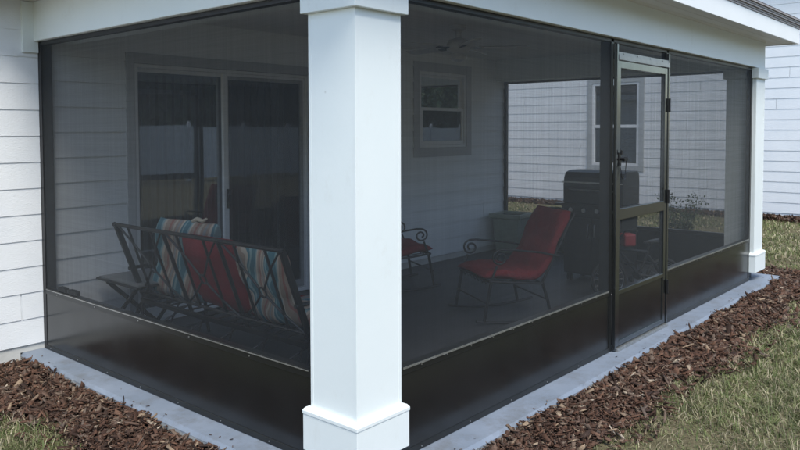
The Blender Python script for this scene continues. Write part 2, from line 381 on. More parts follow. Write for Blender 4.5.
# ------------------------------------------------------------------ the house
house = thing('house', 'white sided house with the screened corner porch built onto it', 'house')
SL = (.73, 2.93, -.001, 2.42)      # slider hole incl. trim
WN = (4.60, 5.84, 1.395, 2.61)     # window hole incl. trim
mb = MB(); siding(mb, (0, WY, 0), (1, 0, 0), (0, -1, 0), -9, -.002, .055, 2.75, .2055, seed=3, joints={1: -.17, 3: -6}, t=.0095, board=30)
mb.build('siding_wall', M['siding'], house)
mb = MB(); siding(mb, (0, WY, 0), (1, 0, 0), (0, -1, 0), .002, 6.78, .085, 2.75, .2055, holes=[SL, WN], seed=5, t=.016, board=30)
mb.build('siding_wall', M['siding_in'], house)
mb = MB(); siding(mb, (6.78, WY, 0), (0, 1, 0), (1, 0, 0), 0, 8.5, .055, 2.75, .2055, seed=9)
mb.build('siding_wall', M['siding'], house)
# solid wall core with openings (0.15 thick), foundation band, rest of shell
m = MB()
for x0, x1, z0, z1 in [(-9, SL[0]+.08, .02, 2.76), (SL[1]-.08, WN[0]+.1, .02, 2.76), (WN[1]-.1, 6.776, .02, 2.76), (SL[0]+.08, SL[1]-.08, 2.335, 2.76), (WN[0]+.1, WN[1]-.1, .02, WN[2]+.1), (WN[0]+.1, WN[1]-.1, WN[3]-.1, 2.76)]:
    m.box((x0, WY+.004, z0), (x1, WY+.15, z1))
m.build('wall', M['siding_in'], house)
m = MB(); m.box((-9, WY+.15, .02), (-8.85, 12, 2.76)); m.box((6.626, WY+.15, .02), (6.776, 12, 2.76)); m.box((-9, 11.85, .02), (6.776, 12, 2.76))
m.build('wall', M['siding_in'], house)
m = MB(); m.box((-9, WY+.002, -.3), (-.182, WY+.12, .053)); m.box((-.182, WY+.003, .001), (SL[0]+.02, WY+.12, .083)); m.box((SL[1]-.02, WY+.003, .001), (6.78, WY+.12, .083)); m.box((6.66, WY+.12, -.3), (6.781, 12, .053))
m.build('foundation', simple('foundation_plaster', (.58, .58, .56), (.45, .45, .43), .85, 4, bs_=(1, 1, 1), bscale=70, bstr=.5), house)

# porch beam (boxed frieze) on two open sides and the far end
BZ0, BZ1 = 2.44, 2.745
m = MB()
m.box((-.04, -.04, BZ0), (.28, WY+.003, BZ1)); m.build('beam', M['trim'], house, .004)
m = MB(); m.box((.282, -.04, BZ0+.001), (6.78, .28, BZ1)); m.build('beam', M['trim'], house, .004)
m = MB(); m.box((6.46, .282, BZ0+.002), (6.779, WY+.003, BZ1)); m.build('beam', M['trim'], house, .004)
m = MB(); m.box((.27, .27, 2.742), (6.47, WY+.01, 2.76)); m.build('ceiling', M['ceiling'], house)
# trim block where beam dies into the wall
m = MB(); m.box((-.125, WY-.03, 2.35), (-.004, WY+.0, 2.742)); m.build('trim_board', M['trim'], house, .003)
# soffit, fascia, drip edge, roof
EX0, EX1, EY = -.36, 7.08, -.33
def frame_ring(mb, inset, z0, z1, th):
    x0, x1, y0 = EX0+inset, EX1-inset, EY+inset
    mb.box((x0, y0, z0), (x1, y0+th, z1)); mb.box((x0, y0+th, z0), (x0+th, 3.17+inset, z1)); mb.box((x1-th, y0+th, z0), (x1, 12.3, z1))
m = MB(); sz = 2.746
m.box((EX0+.02, EY+.02, sz), (EX1-.02, -.03, sz+.012)); m.box((EX0+.02, -.03, sz), (-.03, WY-.002, sz+.012)); m.box((6.77, -.03, sz), (EX1-.02, 12.3, sz+.012))
m.box((-9.3, 3.19, sz), (EX0+.02, WY-.002, sz+.012))
# v-grooves as real gaps: thin raised battens along the board joints
for yy in (-.10, -.20): m.box((EX0+.03, yy, sz-.002), (EX1-.03, yy+.085, sz-.0005))
m.build('soffit', M['soffit'], house)
m = MB(); frame_ring(m, 0, 2.735, 2.905, .022); m.box((-9.3, 3.17, 2.735), (EX0-.001, 3.192, 2.905)); m.build('fascia', M['vinyl'], house, .002)
m = MB()
for k in range(5):      # layered starter course and shingle edge
    z = 2.906+k*.0175; i = -.008-.010*k + (.004 if k % 2 else 0)
    frame_ring(m, i, z, z+.0150, .10)
m.box((-9.3, 3.13, 2.906), (EX0-.06, 3.23, 2.99))
m.build('drip_edge', M['drip'], house)
# roofs: hip over house, hip over porch
def hip(mb, x0, x1, y0, y1, z0, s, th=.02):
    h = min(x1-x0, y1-y0)/2
    if x1-x0 > y1-y0: r = [(x0+h, (y0+y1)/2), (x1-h, (y0+y1)/2)]
    else: r = [((x0+x1)/2, y0+h), ((x0+x1)/2, y1-h)]
    c = [(x0, y0), (x1, y0), (x1, y1), (x0, y1)]
    v = [(x, y, z0) for x, y in c]+[(x, y, z0+h*s) for x, y in r]
    f = [(0, 1, 5, 4), (2, 3, 4, 5), (0, 4, 3), (1, 2, 5)] if x1-x0 > y1-y0 else [(0, 1, 4), (1, 2, 5, 4), (2, 3, 5), (3, 0, 4, 5)]
    mb.add(v, f+[(3, 2, 1, 0)])
m = MB(); hip(m, -9.35, EX1+.05, 3.12, 12.35, 2.994, .36); m.build('roof', M['roof'], house)
m = MB(); hip(m, EX0-.05, EX1+.045, EY-.05, 11.5, 2.996, .33); m.build('roof', M['roof'], house)
m = MB()    # rake of the porch roof over the beams keeps light out of the attic
m.box((-9, 3.6, 2.77), (6.7, 11.9, 2.79)); m.build('ceiling', M['ceiling'], house)

# columns
def column(x0, y0, label):
    w_ = .327
    c = MB(); c.box((x0, y0, .10), (x0+w_, y0+w_, 2.32))
    o = c.build('porch_column', M['trim'], house, .003, label=label)
    corners = []; e = .0012; b = .019     # corner boards stand a few mm proud and leave the fine seam by the corner
    for cx, cy, sx, sy in [(x0, y0, 1, 1), (x0+w_, y0, -1, 1), (x0, y0+w_, 1, -1), (x0+w_, y0+w_, -1, -1)]:
        t = MB(); t.box((min(cx-e*sx, cx+b*sx), min(cy-e*sy, cy+b*sy), .3235), (max(cx-e*sx, cx+b*sx), max(cy-e*sy, cy+b*sy), 2.319))
        corners.append(t)
    for t in corners: t.build('corner_board', M['trim'], o, .001)
    p = MB()
    p.box((x0-.03, y0-.03, .10), (x0+w_+.03, y0+w_+.03, .287)); p.box((x0-.033, y0-.033, .288), (x0+w_+.033, y0+w_+.033, .306))
    vs = []
    for k, (ee, z) in enumerate([(.033, .306), (.022, .32), (.004, .322)]):
        vs += [(x0-ee, y0-ee, z), (x0+w_+ee, y0-ee, z), (x0+w_+ee, y0+w_+ee, z), (x0-ee, y0+w_+ee, z)]
    p.add(vs, [(4*k+i, 4*k+(i+1) % 4, 4*k+4+(i+1) % 4, 4*k+4+i) for k in range(2) for i in range(4)]+[(8, 9, 10, 11)])
    p.build('plinth', M['trim'], o, .002)
    q = MB(); q.box((x0-.03, y0-.03, 2.32), (x0+w_+.03, y0+w_+.03, 2.437)); q.build('capital', M['trim'], o, .003)
    cr = MB(); cr.box((x0+.09, y0+.09, 0), (x0+w_-.09, y0+w_-.09, .10)); cr.build('post_foot', M['frame'], o)
    return o
column(-.041, -.041, 'near white corner column of the porch')
column(6.453, -.041, 'far white corner column of the porch')

# sliding glass door, window (parts of the house)
def rect_frame(mb, x0, x1, z0, z1, wd, y0, y1, wb=None):
    wb = wb or wd
    mb.box((x0, y0, z0), (x0+wd, y1, z1)); mb.box((x1-wd, y0, z0), (x1, y1, z1))
    mb.box((x0+wd, y0+.001, z1-wd), (x1-wd, y1-.001, z1)); mb.box((x0+wd, y0+.001, z0), (x1-wd, y1-.001, z0+wb))
m = MB(); y0, y1 = WY-.022, WY+.03
m.box((SL[0], y0, .001), (SL[0]+.082, y1, SL[3])); m.box((SL[1]-.098, y0, .001), (SL[1], y1, SL[3])); m.box((SL[0]+.082, y0-.002, 2.328), (SL[1]-.098, y1, SL[3]))
door_trim = m.build('door_casing', simple('casing_paint', (.46, .47, .48), None, .5, 3), house, .002)
m = MB(); rect_frame(m, .814, 2.83, .012, 2.326, .03, WY-.012, WY+.10, .04)
sd_ = m.build('sliding_door', M['vinyl'], house, .003)
m = MB(); rect_frame(m, .846, 1.81, .055, 2.295, .035, WY+.05, WY+.085, .08); m.build('door_panel', M['vinyl'], sd_, .002)
m = MB(); rect_frame(m, 1.752, 2.798, .055, 2.295, .06, WY+.008, WY+.043, .08); m.build('door_panel', M['vinyl'], sd_, .002)
for (a, b, yy) in [(.87, 1.79, WY+.067), (1.80, 2.75, WY+.026)]:
    m = MB(); m.add([(a, yy, .13), (b, yy, .13), (b, yy, 2.275), (a, yy, 2.275)], [(0, 1, 2, 3)]); m.build('glass_pane', M['glass'], sd_)
m = MB(); m.add([(1.80, WY+.002, .06), (2.77, WY+.002, .06), (2.77, WY+.002, 2.27), (1.80, WY+.002, 2.27)], [(0, 1, 2, 3)]); m.build('sliding_screen', M['screen'], sd_)
m = MB(); m.box((1.775, WY-.03, .98), (1.80, WY+.006, 1.17)); m.box((1.768, WY-.036, 1.03), (1.807, WY-.012, 1.12)); m.build('handle', M['blackplastic'], sd_, .004)
# dim room and blinds behind the door
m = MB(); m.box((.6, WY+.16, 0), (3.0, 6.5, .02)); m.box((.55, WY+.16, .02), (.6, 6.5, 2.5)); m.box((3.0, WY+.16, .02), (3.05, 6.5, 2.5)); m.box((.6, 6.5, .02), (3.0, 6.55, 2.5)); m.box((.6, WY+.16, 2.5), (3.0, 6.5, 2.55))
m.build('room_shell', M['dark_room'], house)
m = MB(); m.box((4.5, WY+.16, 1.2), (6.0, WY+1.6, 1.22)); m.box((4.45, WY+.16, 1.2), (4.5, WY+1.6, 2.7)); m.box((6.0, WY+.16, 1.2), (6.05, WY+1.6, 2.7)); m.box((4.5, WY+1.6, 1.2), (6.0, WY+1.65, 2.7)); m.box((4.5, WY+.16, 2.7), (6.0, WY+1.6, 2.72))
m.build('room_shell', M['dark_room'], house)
bl = thing('vertical_blinds', 'white vertical blinds hanging inside the sliding glass door', 'blinds', (1.8, WY+.26, 0))
m = MB(); m.box((-.96, -.03, 2.26), (.96, .03, 2.31)); m.build('headrail', M['blind'], bl)
for k in range(22):
    x = -.92+k*.0875
    if .05 < x < .0: continue
    ang = R(28+random.uniform(-6, 6)) if x < .1 else R(62+random.uniform(-6, 6))
    s_ = MB(); dx, dy = math.cos(ang)*.042, math.sin(ang)*.042
    s_.box((-.042, -.0015, .08), (.042, .0015, 2.26), Matrix.Translation((x, 0, 0)) @ Matrix.Rotation(ang, 4, 'Z'))
    s_.build('slat', M['blind'], bl)

# window on the porch wall
m = MB(); rect_frame(m, WN[0], WN[1], WN[2], WN[3], .115, WY-.022, WY+.03)
m.build('window_casing', door_trim.data.materials[0], house, .002)
x0, x1, z0, z1 = 4.717, 5.724, 1.512, 2.494
m = MB(); rect_frame(m, x0, x1, z0, z1, .04, WY-.012, WY+.09)
wf = m.build('window', M['vinyl'], house, .002)
zm = 2.005
m = MB(); rect_frame(m, x0+.042, x1-.042, zm-.01, z1-.042, .03, WY+.03, WY+.06); m.build('sash', M['vinyl'], wf, .002)
m = MB(); rect_frame(m, x0+.042, x1-.042, z0+.042, zm+.03, .042, WY+.0, WY+.029); m.build('sash', M['vinyl'], wf, .002)
for a, b, yy in [(zm+.02, z1-.07, WY+.045), (z0+.08, zm-.01, WY+.014)]:
    m = MB(); m.add([(x0+.07, yy, a), (x1-.07, yy, a), (x1-.07, yy, b), (x0+.07, yy, b)], [(0, 1, 2, 3)]); m.build('glass_pane', M['glass'], wf)
# ------------------------------------------------------------------ screen enclosure
def T(o, u, nrm):      # frame: local (a along, b inward, z)
    o, u, nrm = Vector(o), Vector(u), Vector(nrm)
    return Matrix(((u.x, nrm.x, 0, o.x), (u.y, nrm.y, 0, o.y), (0, 0, 1, o.z), (0, 0, 0, 1)))
KZ = .468
def part_box(name, X, a, b, mat, parent, bevel=.0015, label=None):
    m = MB(); m.box(a, b, X); return m.build(name, mat, parent, bevel, label=label)
def spline_strip(X, a0, a1, z, parent):
    h = .0055 if parent['label'].find('door') > 0 else .0025
    m = MB(); m.box((a0, -.005, z-h), (a1, -.001, z+h), X); m.build('spline_strip', M['spline'], parent)
def screws(X, pts, parent):
    for a, z in pts:
        m = MB(); p = X @ Vector((a, -.001, z)); q = X @ Vector((a, -.005, z)); m.cyl(p, q, .0045, 8); m.build('screw', M['screw'], parent)
def bay(X, a0, a1, parent, ztop, kick=True, side0=True, side1=True):
    """one screened bay between two tubes: mesh, kick sheet, rails"""
    m = MB(); m.add([X @ Vector(q) for q in [(a0, .006, KZ+.0), (a1, .006, KZ), (a1, .006, ztop), (a0, .006, ztop)]], [(0, 1, 2, 3)])
    m.build('screen_mesh', M['screen'], parent)
    part_box('kick_panel', X, (a0, .004, .03), (a1, .010, KZ-.02), M['kick'], parent, 0)
    part_box('chair_rail', X, (a0, 0, KZ-.022), (a1, .05, KZ+.022), M['frame'], parent)
    part_box('bottom_rail', X, (a0, 0, .003), (a1, .05, .036), M['frame'], parent)
    spline_strip(X, a0+.01, a1-.01, KZ+.014, parent)
# left wall: runs from the column to the house
lw = thing('screen_wall', 'black screened wall with kick panel left of the near column', 'screen wall', (0, 1.9, 0), group='screen walls round the porch')
lw_m = Matrix.Translation((0, -1.9, 0))
XL = lw_m @ T((0, WY-.004, 0), (0, -1, 0), (1, 0, 0)); LL = WY-.29
part_box('post', XL, (0, .0, .003), (.05, .085, BZ0-.002), M['black'], lw)
part_box('post', XL, (LL-.05, .0, .003), (LL, .085, BZ0-.002), M['frame'], lw)
part_box('header', XL, (.051, .0, BZ0-.030), (LL-.051, .05, BZ0-.003), M['black'], lw)
bay(XL, .051, LL-.051, lw, BZ0-.031)
screws(XL, [(.25+.6*k, KZ-.004) for k in range(5)]+[(.12+.45*k, .02) for k in range(7)], lw)
# right wall, with the door
rw = thing('screen_wall', 'black screened wall with the screen door right of the near column', 'screen wall', (3.2, 0, 0), group='screen walls round the porch')
XR = Matrix.Translation((-3.2, 0, 0)) @ T((0, 0, 0), (1, 0, 0), (0, 1, 0))
part_box('post', XR, (.286, 0, .003), (.336, .085, BZ0-.002), M['frame'], rw)
J0, J1 = 2.845, 3.895
part_box('post', XR, (J0-.045, 0, .003), (J0-.002, .09, BZ0-.002), M['frame'], rw)
part_box('post', XR, (J1+.012, 0, .003), (J1+.055, .05, BZ0-.002), M['frame'], rw)
part_box('post', XR, (6.40, 0, .003), (6.45, .05, BZ0-.002), M['frame'], rw)
part_box('header', XR, (.337, 0, BZ0-.030), (6.399, .052, BZ0-.003), M['black'], rw)
bay(XR, .337, J0-.046, rw, BZ0-.031); bay(XR, J1+.056, 6.399, rw, BZ0-.031)
screws(XR, [(.5+.23*k, KZ+.002) for k in range(10)]+[(4.0+.24*k, KZ+.002) for k in range(10)]+[(.5+.45*k, .02) for k in range(5)], rw)
# door: jambs of bright-edged Z bar, lintel, door leaf
m = MB()
for a in (J0, J1-.012): m.box((a, -.030, .008), (a+.022, -.001, 2.40), XR)
m.build('door_jamb', M['jamb'], rw, .002)
m = MB(); m.box((J0+.023, -.026, 2.285), (J1-.013, .02, 2.34), XR); m.box((J0+.023, -.034, 2.278), (J1-.013, -.0265, 2.318), XR); m.build('door_lintel', simple('mill_finish_lintel', (.32, .33, .35), (.26, .27, .29), .3, 20, metal=.6), rw, .001)
screws(XR @ Matrix.Translation((0, -.026, 0)), [(J0+.12+.26*k, 2.327) for k in range(4)], rw)
m = MB(); m.add([XR @ Vector(q) for q in [(J0, .01, 2.341), (J1, .01, 2.341), (J1, .01, BZ0-.031), (J0, .01, BZ0-.031)]], [(0, 1, 2, 3)]); m.build('screen_mesh', M['screen'], rw)
D0, D1, DZ0, DZ1 = J0+.026, J1-.016, .03, 2.272
dr = MB(); sw = .055
dr.box((D0, -.022, DZ0), (D0+sw, .010, DZ1), XR); dr.box((D1-sw, -.022, DZ0), (D1, .010, DZ1), XR)
dr.box((D0+sw, -.021, DZ1-.055), (D1-sw, .009, DZ1), XR); dr.box((D0+sw, -.021, 1.03), (D1-sw, .009, 1.115), XR)
dr.box((D0+sw, -.021, .44), (D1-sw, .009, .475), XR); dr.box((D0+sw, -.021, DZ0), (D1-sw, .009, DZ0+.04), XR)
door = dr.build('screen_door', M['jamb'], rw, .002)
for za, zb in [(.475, 1.03), (1.115, DZ1-.055)]:
    m = MB(); m.add([XR @ Vector(q) for q in [(D0+sw, -.006, za), (D1-sw, -.006, za), (D1-sw, -.006, zb), (D0+sw, -.006, zb)]], [(0, 1, 2, 3)]); m.build('door_mesh', M['screen'], door)
part_box('kick_plate', XR, (D0+sw, -.012, DZ0+.04), (D1-sw, -.006, .44), M['kick'], door, 0)
part_box('threshold', XR, (J0+.02, -.045, .001), (J1-.01, .05, .022), M['spline'], rw)
# latch with thumb lever and hanging pull loop
m = MB(); m.box((D0+.008, -.034, 1.455), (D0+.05, -.0225, 1.56), XR)
m.cyl(XR @ Vector((D0+.03, -.03, 1.51)), XR @ Vector((D0+.03, -.075, 1.51)), .012, 12)
m.bar(XR @ Vector((D0+.0, -.072, 1.505)), XR @ Vector((D0+.055, -.078, 1.515)), .022, .026)
m.bar(XR @ Vector((D0+.02, -.045, 1.545)), XR @ Vector((D0+.02, -.05, 1.58)), .016, .016)
hd = m.build('door_latch', M['blackplastic'], door, .002)
m = MB(); m.tube([XR @ Vector(q) for q in [(D0+.012, -.035, 1.48), (D0+.010, -.05, 1.42), (D0+.014, -.055, 1.37), (D0+.04, -.058, 1.345), (D0+.075, -.056, 1.36), (D0+.09, -.05, 1.42), (D0+.085, -.06, 1.50)]], .0035, 6)
m.build('pull_loop', M['blackplastic'], door, smooth=True)
for z in (.35, 1.15, 1.95):
    m = MB(); m.cyl(XR @ Vector((J1-.006, -.036, z-.06)), XR @ Vector((J1-.006, -.036, z+.06)), .009, 10); m.box((J1-.026, -.033, z-.06), (J1+.012, -.031, z+.06), XR); m.build('hinge', M['blackplastic'], door)
# far wall
fwl = thing('screen_wall', 'far screened wall of the porch seen through the mesh, facing the neighbour', 'screen wall', (6.72, 1.9, 0), group='screen walls round the porch')
XF = Matrix.Translation((-6.72, -1.9, 0)) @ T((6.72, .29, 0), (0, 1, 0), (-1, 0, 0)); LF = WY-.29-.006
part_box('post', XF, (0, 0, .003), (.05, .05, BZ0-.002), M['frame'], fwl); part_box('post', XF, (LF-.05, 0, .003), (LF, .05, BZ0-.002), M['frame'], fwl)
part_box('header', XF, (.051, 0, BZ0-.030), (LF-.051, .05, BZ0-.003), M['black'], fwl)
bay(XF, .051, LF-.051, fwl, BZ0-.031)

# small black latch clips lying on the chair rail at the left
m = MB()
for y0_, l in ((3.27, .13), (3.11, .15)):
    m.box((.012, y0_-l, KZ+.024), (.045, y0_, KZ+.055))
    for k in range(5): m.box((.010, y0_-l+.012+k*l/6, KZ+.03), (.047, y0_-l+.022+k*l/6, KZ+.06))
tag(m.build('plastic_clip_block', M['blackplastic'], None, .003), 'small black plastic clip block lying on the left chair rail', 'clip block')

# ------------------------------------------------------------------ cushions
def folded_cushion(name, path, width, th, mat, loc, rz, label, group=None, cuts=4, seed=1, ymid=0):
    """a one-piece pad following a side profile (x,z); grid wraps right round it"""
    rr = random.Random(seed)
    P = [Vector((a, 0, b)) for a, b in path]
    # resample
    L = [0]
    for a, b in zip(P, P[1:]): L.append(L[-1]+(b-a).length)
    n = 44; cs = []
    for i in range(n+1):
        s = L[-1]*i/n; k = max(j for j in range(len(L)) if L[j] <= s+1e-9); k = min(k, len(P)-2)
        cs.append(P[k].lerp(P[k+1], (s-L[k])/(L[k+1]-L[k])))
    for _ in range(3): cs = [cs[0]]+[(cs[i-1]+cs[i]*2+cs[i+1])/4 for i in range(1, n)]+[cs[-1]]
    nw = 18; ring = 2*nw; vs = []; uvs = []
    ph = rr.random()*6
    for i, c in enumerate(cs):
        d = (cs[min(i+1, n)]-cs[max(i-1, 0)]).normalized(); nn = Vector((d.z, 0, -d.x)); nn = -nn
        s = i/n; ends = max(0.03, (1-abs(2*s-1)**9))**.5
        tuft = .74+.26*abs(math.sin(math.pi*s*cuts*2+.2))**.5
        for k in range(ring):
            a = 2*math.pi*k/ring; ca, sa = math.cos(a), math.sin(a)
            yy = math.copysign(abs(ca)**.32, ca)*width/2*(.965+.035*ends); hh = math.copysign(abs(sa)**.62, sa)*th/2*ends*tuft
            wob = .012*math.sin(yy*13+s*9+ph)+.008*math.sin(yy*29-s*21+ph*2)
            p = c+nn*(hh+wob*.8)+Vector((0, yy+.006*math.sin(s*14+ph), 0))
            vs.append(p); uvs.append(((yy+width/2)/width, s*1.5))
    fs = [(i*ring+k, i*ring+(k+1) % ring, (i+1)*ring+(k+1) % ring, (i+1)*ring+k) for i in range(n) for k in range(ring)]
    fs += [tuple(range(ring))[::-1], tuple(n*ring+k for k in range(ring))]
    me = bpy.data.meshes.new(name); me.from_pydata([tuple(v) for v in vs], [], fs)
    ul = me.uv_layers.new(name='UVMap')
    for l in me.loops: ul.data[l.index].uv = uvs[l.vertex_index]
    me.materials.append(mat); me.shade_smooth()
    o = bpy.data.objects.new(name, me); COL.objects.link(o); o.location = loc; o.rotation_euler = (0, 0, rz)
    bm = bmesh.new(); bm.from_mesh(me); bmesh.ops.recalc_face_normals(bm, faces=bm.faces); bm.to_mesh(me); bm.free()
    o['label'] = label; o['category'] = 'cushion'
    if group: o['group'] = group
    return o

# ------------------------------------------------------------------ bench (black iron sofa with crossed back)
BX, BY = .60, 1.90; HL = .9855    # half length
bench = thing('metal_sofa', 'long black iron porch sofa with crossed bars in its leaning back', 'sofa', (BX, BY, 0))
TX, TZ, BX0, BZ_ = -.30, 1.015, -.09, .43      # local top and bottom of the back
def bk(y, s, dx=0): return (TX+(BX0-TX)*(1-s)+dx, y, BZ_+(TZ-BZ_)*s)
ys4 = [HL, HL-.655, -HL+.655, -HL]
m = MB(); m.tube([bk(HL+.02, 1), bk(-HL-.02, 1)], .015, 8); m.tube([bk(HL, .07), bk(-HL, .07)], .011, 8); m.lathe([(.0, -.02), (.02, -.01), (.02, .01), (0, .02)], bk(HL+.02, 1), 8)
m.build('back_rail', M['black'], bench, smooth=True)
for i, y in enumerate(ys4):
    m = MB(); m.bar(bk(y, 1), (BX0+.03, y, .38) if 0 < i < 3 else (BX0+.04, y, .36), .026 if i in (0, 3) else .018, .04 if i in (0, 3) else .024); m.build('back_post', M['black'], bench, .003)
for i in range(3):
    ya, yb = ys4[i], ys4[i+1]; yc = (ya+yb)/2; m = MB(); rr_ = .035
    c = Vector(bk(yc, .46)); uu = Vector((0, 1, 0)); vv = (Vector(bk(0, 1))-Vector(bk(0, 0))).normalized()
    m.tube([c+uu*rr_*math.cos(t)+vv*rr_*math.sin(t) for t in [k*math.pi/8 for k in range(16)]], .007, 6, True)
    for (yy, s) in [(ya-.02, 1), (yb+.02, 1), (ya-.02, .07), (yb+.02, .07)]:
        e = Vector(bk(yy, s)); d = (e-c).normalized(); mid = (e+c+d*rr_)/2 + uu*(.02 if yy > yc else -.02)*(-1 if s == 1 else -1)
        m.tube([c+d*rr_, mid, e], .008, 6)
    m.build('cross_brace', M['black'], bench, smooth=True)
    for f_ in (.26, .74):
        y = ya+(yb-ya)*f_; m = MB(); m.bar(bk(y, 1), bk(y, .07), .010, .016); m.build('back_bar', M['black'], bench)
m = MB(); m.bar((BX0, HL, .39), (BX0, -HL, .39), .03, .03); m.bar((.50, HL, .41), (.50, -HL, .41), .03, .03)
m.bar((BX0, HL, .395), (.50, HL, .41), .03, .03); m.bar((BX0, -HL, .395), (.50, -HL, .41), .03, .03)
for k in range(1, 16): y = -HL+k*2*HL/16; m.bar((BX0, y, .40), (.50, y, .415), .03, .006)
m.build('seat_frame', M['black'], bench)
for y in (HL, -HL):
    for x in (BX0+.02, .48):
        m = MB(); m.tube([(x, y, .40), (x+(.03 if x > 0 else -.05), y, .12), (x+(.05 if x > 0 else -.12), y, .008)], .016, 8); m.build('leg', M['black'], bench, smooth=True)
    m = MB(); pts = [(TX+.10, y, .66), (.1, y, .665), (.40, y, .66)]+[(.40+.07*math.sin(t), y, .59+.07*math.cos(t)) for t in [k*.5 for k in range(1, 10)]]
    m.tube(pts, .014, 8); m.tube([(.44, y, .53), (.47, y, .42)], .013, 8); m.build('arm', M['black'], bench, smooth=True)
    m = MB(); m.tube([(BX0-.08, y, .10), (.5, y, .10)], .011, 8); m.build('stretcher', M['black'], bench, smooth=True)
m = MB()       # low swing links and cross rods under the sofa
m.tube([(BX0-.05, HL, .22), (BX0-.05, -HL, .22)], .011, 8); 
for k in range(5): y = HL-.25-k*.37; m.tube([(BX0-.05, y, .22), (.1, y-.16, .40)], .008, 6); m.tube([(BX0-.05, y-.18, .22), (.1, y, .40)], .008, 6)
m.build('under_frame', M['black'], bench, smooth=True)
def bench_cushion(y, width, mat, top, label, seed, shear=0, dx=0):
    path = [(.55, .47), (.25, .475), (.07, .47), (.03, .50)] + [(.03 - .22*s + dx, .50+(top-.50)*s) for s in (.3, .6, .9, 1)]
    o = folded_cushion('sofa_cushion', path, width, .105, mat, (BX, BY+y, 0), 0, label, 'cushions lined up on the iron sofa', 3, seed)
    for v in o.data.vertices:
        s = max(0, min(1, (v.co.z-.45)/(top-.45))); v.co.y += shear*s
    return o
bench_cushion(.69, .74, M['stripe'], 1.085, 'teal and tan striped cushion at the wall end of the sofa, poking above the rail', 3, -.44, .05)
bench_cushion(.02, .68, M['red'], 1.0, 'plain dark red cushion in the middle of the iron sofa', 5, -.09)
bench_cushion(-.515, .50, M['stripe_bent'], .99, 'wavy striped cushion at the column end of the iron sofa', 9, -.12)
# loose tie on top of the left cushion
m = MB(); m.tube([(BX-.20, BY+.10, 1.10), (BX-.20, BY+.04, 1.12), (BX-.20, BY-.03, 1.11), (BX-.20, BY-.07, 1.13)], [.012, .016, .012, .008], 6)
tag(m.build('cushion_tie', simple('cream_cloth', (.5, .45, .36), None, .9, 10), None, smooth=True), 'small cream cloth tie lying on top of the raised striped cushion', 'tie')

# folding side table by the wall
ft = thing('folding_table', 'low folding table on crossed black legs between sofa and house wall', 'side table', (.62, 3.10, 0))
m = MB(); m.box((-.21, -.33, .520), (.26, .29, .535)); m.build('tabletop', M['tabletop'], ft, .003)
m = MB(); m.tube([(a, b, .515) for a, b in [(-.22, -.34), (.27, -.34), (.27, .30), (-.22, .30)]], .011, 6, True); m.build('table_rim', M['black'], ft)
for a, b in [((-.20, .17, .505), (.24, -.10, .012)), ((-.20, -.30, .505), (-.20, .29, .012)), ((.25, .17, .505), (-.16, .02, .012)), ((.25, -.26, .505), (.22, .22, .012))]:
    m = MB(); m.bar(a, b, .016, .034, (1, 0, 0)); m.build('leg', M['black'], ft, .002)

# ------------------------------------------------------------------ rocking chairs
def spiral(cx, cz, r0, turns, y, start, sign=1, n=26):
    return [(cx+r0*(1-.72*k/n)*math.sin(start+sign*turns*2*math.pi*k/n), y, cz+r0*(1-.72*k/n)*math.cos(start+sign*turns*2*math.pi*k/n)) for k in range(n+1)]
def rocker(loc, rz, label):
    t = thing('rocking_chair', label, 'rocking chair', loc, rz, 'iron rocking chairs facing each other')
    W = .33
    for y in (-W, W):
        m = MB(); pts = []
        for k in range(21):
            a = -.44+k*.82/20; pts.append((1.02*a-.04*0, y, .012+ .42*(a*a)*.62))
        m.tube(pts, .013, 8); m.build('runner', M['black'], t, smooth=True)
        m = MB(); m.tube([(.25, y, .405), (.28, y, .24), (.315, y, .035)], .014, 8); m.build('leg', M['black'], t, smooth=True)
        m = MB(); m.tube([(-.22, y, .36), (-.27, y, .20), (-.30, y, .035)], .014, 8); m.build('leg', M['black'], t, smooth=True)
        m = MB(); pts = [(-.38, y, .60), (-.2, y, .645), (0, y, .675), (.12, y, .69)]+spiral(.17, .615, .075, 1.45, y, -.1)
        m.tube(pts, .0095, 8); m.tube([(.20, y, .545), (.25, y, .41)], .010, 8); m.build('arm', M['black'], t, smooth=True)
        m = MB(); m.tube([(-.22, y*.97, .355), (-.33, y*.95, .58), (-.50, y*.92, .93), (-.54, y*.90, .985)], .012, 8); m.build('back_post', M['black'], t, smooth=True)
    m = MB(); m.tube([(.27, -W, .405), (.27, W, .405)], .012, 8); m.tube([(-.22, -W, .355), (-.22, W, .355)], .012, 8)
    m.tube([(.27, -W, .405), (0, -W, .375), (-.22, -W, .355)], .012, 8); m.tube([(.27, W, .405), (0, W, .375), (-.22, W, .355)], .012, 8)
    for k in range(1, 7): y = -W+k*2*W/7; m.bar((.27, y, .405), (-.22, y, .355), .03, .005)
    # scallop trim below the front rail
    for k in range(8): y = -W+.04+k*.08; m.tube([(.272, y-.035, .395), (.274, y, .37), (.272, y+.035, .395)], .004, 5)
    m.build('seat_frame', M['black'], t, smooth=True)
    m = MB(); m.tube([(-.54, -W*.9, .985), (-.56, 0, 1.01), (-.54, W*.9, .985)], .012, 8); m.tube([(-.27, -W*.95, .46), (-.27, W*.95, .46)], .009, 8)
    for k in range(1, 5): y = -W*.9+k*1.8*W/5; m.tube([(-.27, y, .46), (-.55, y, .99)], .006, 6)
    m.build('back_frame', M['black'], t, smooth=True)
    m = MB(); m.tube([(.30, -W, .21), (.30, W, .21)], .009, 8); m.tube([(-.27, -W, .20), (-.27, W, .20)], .009, 8); m.build('stretcher', M['black'], t, smooth=True)
    t.scale = (1.08, 1, .975)
    return t
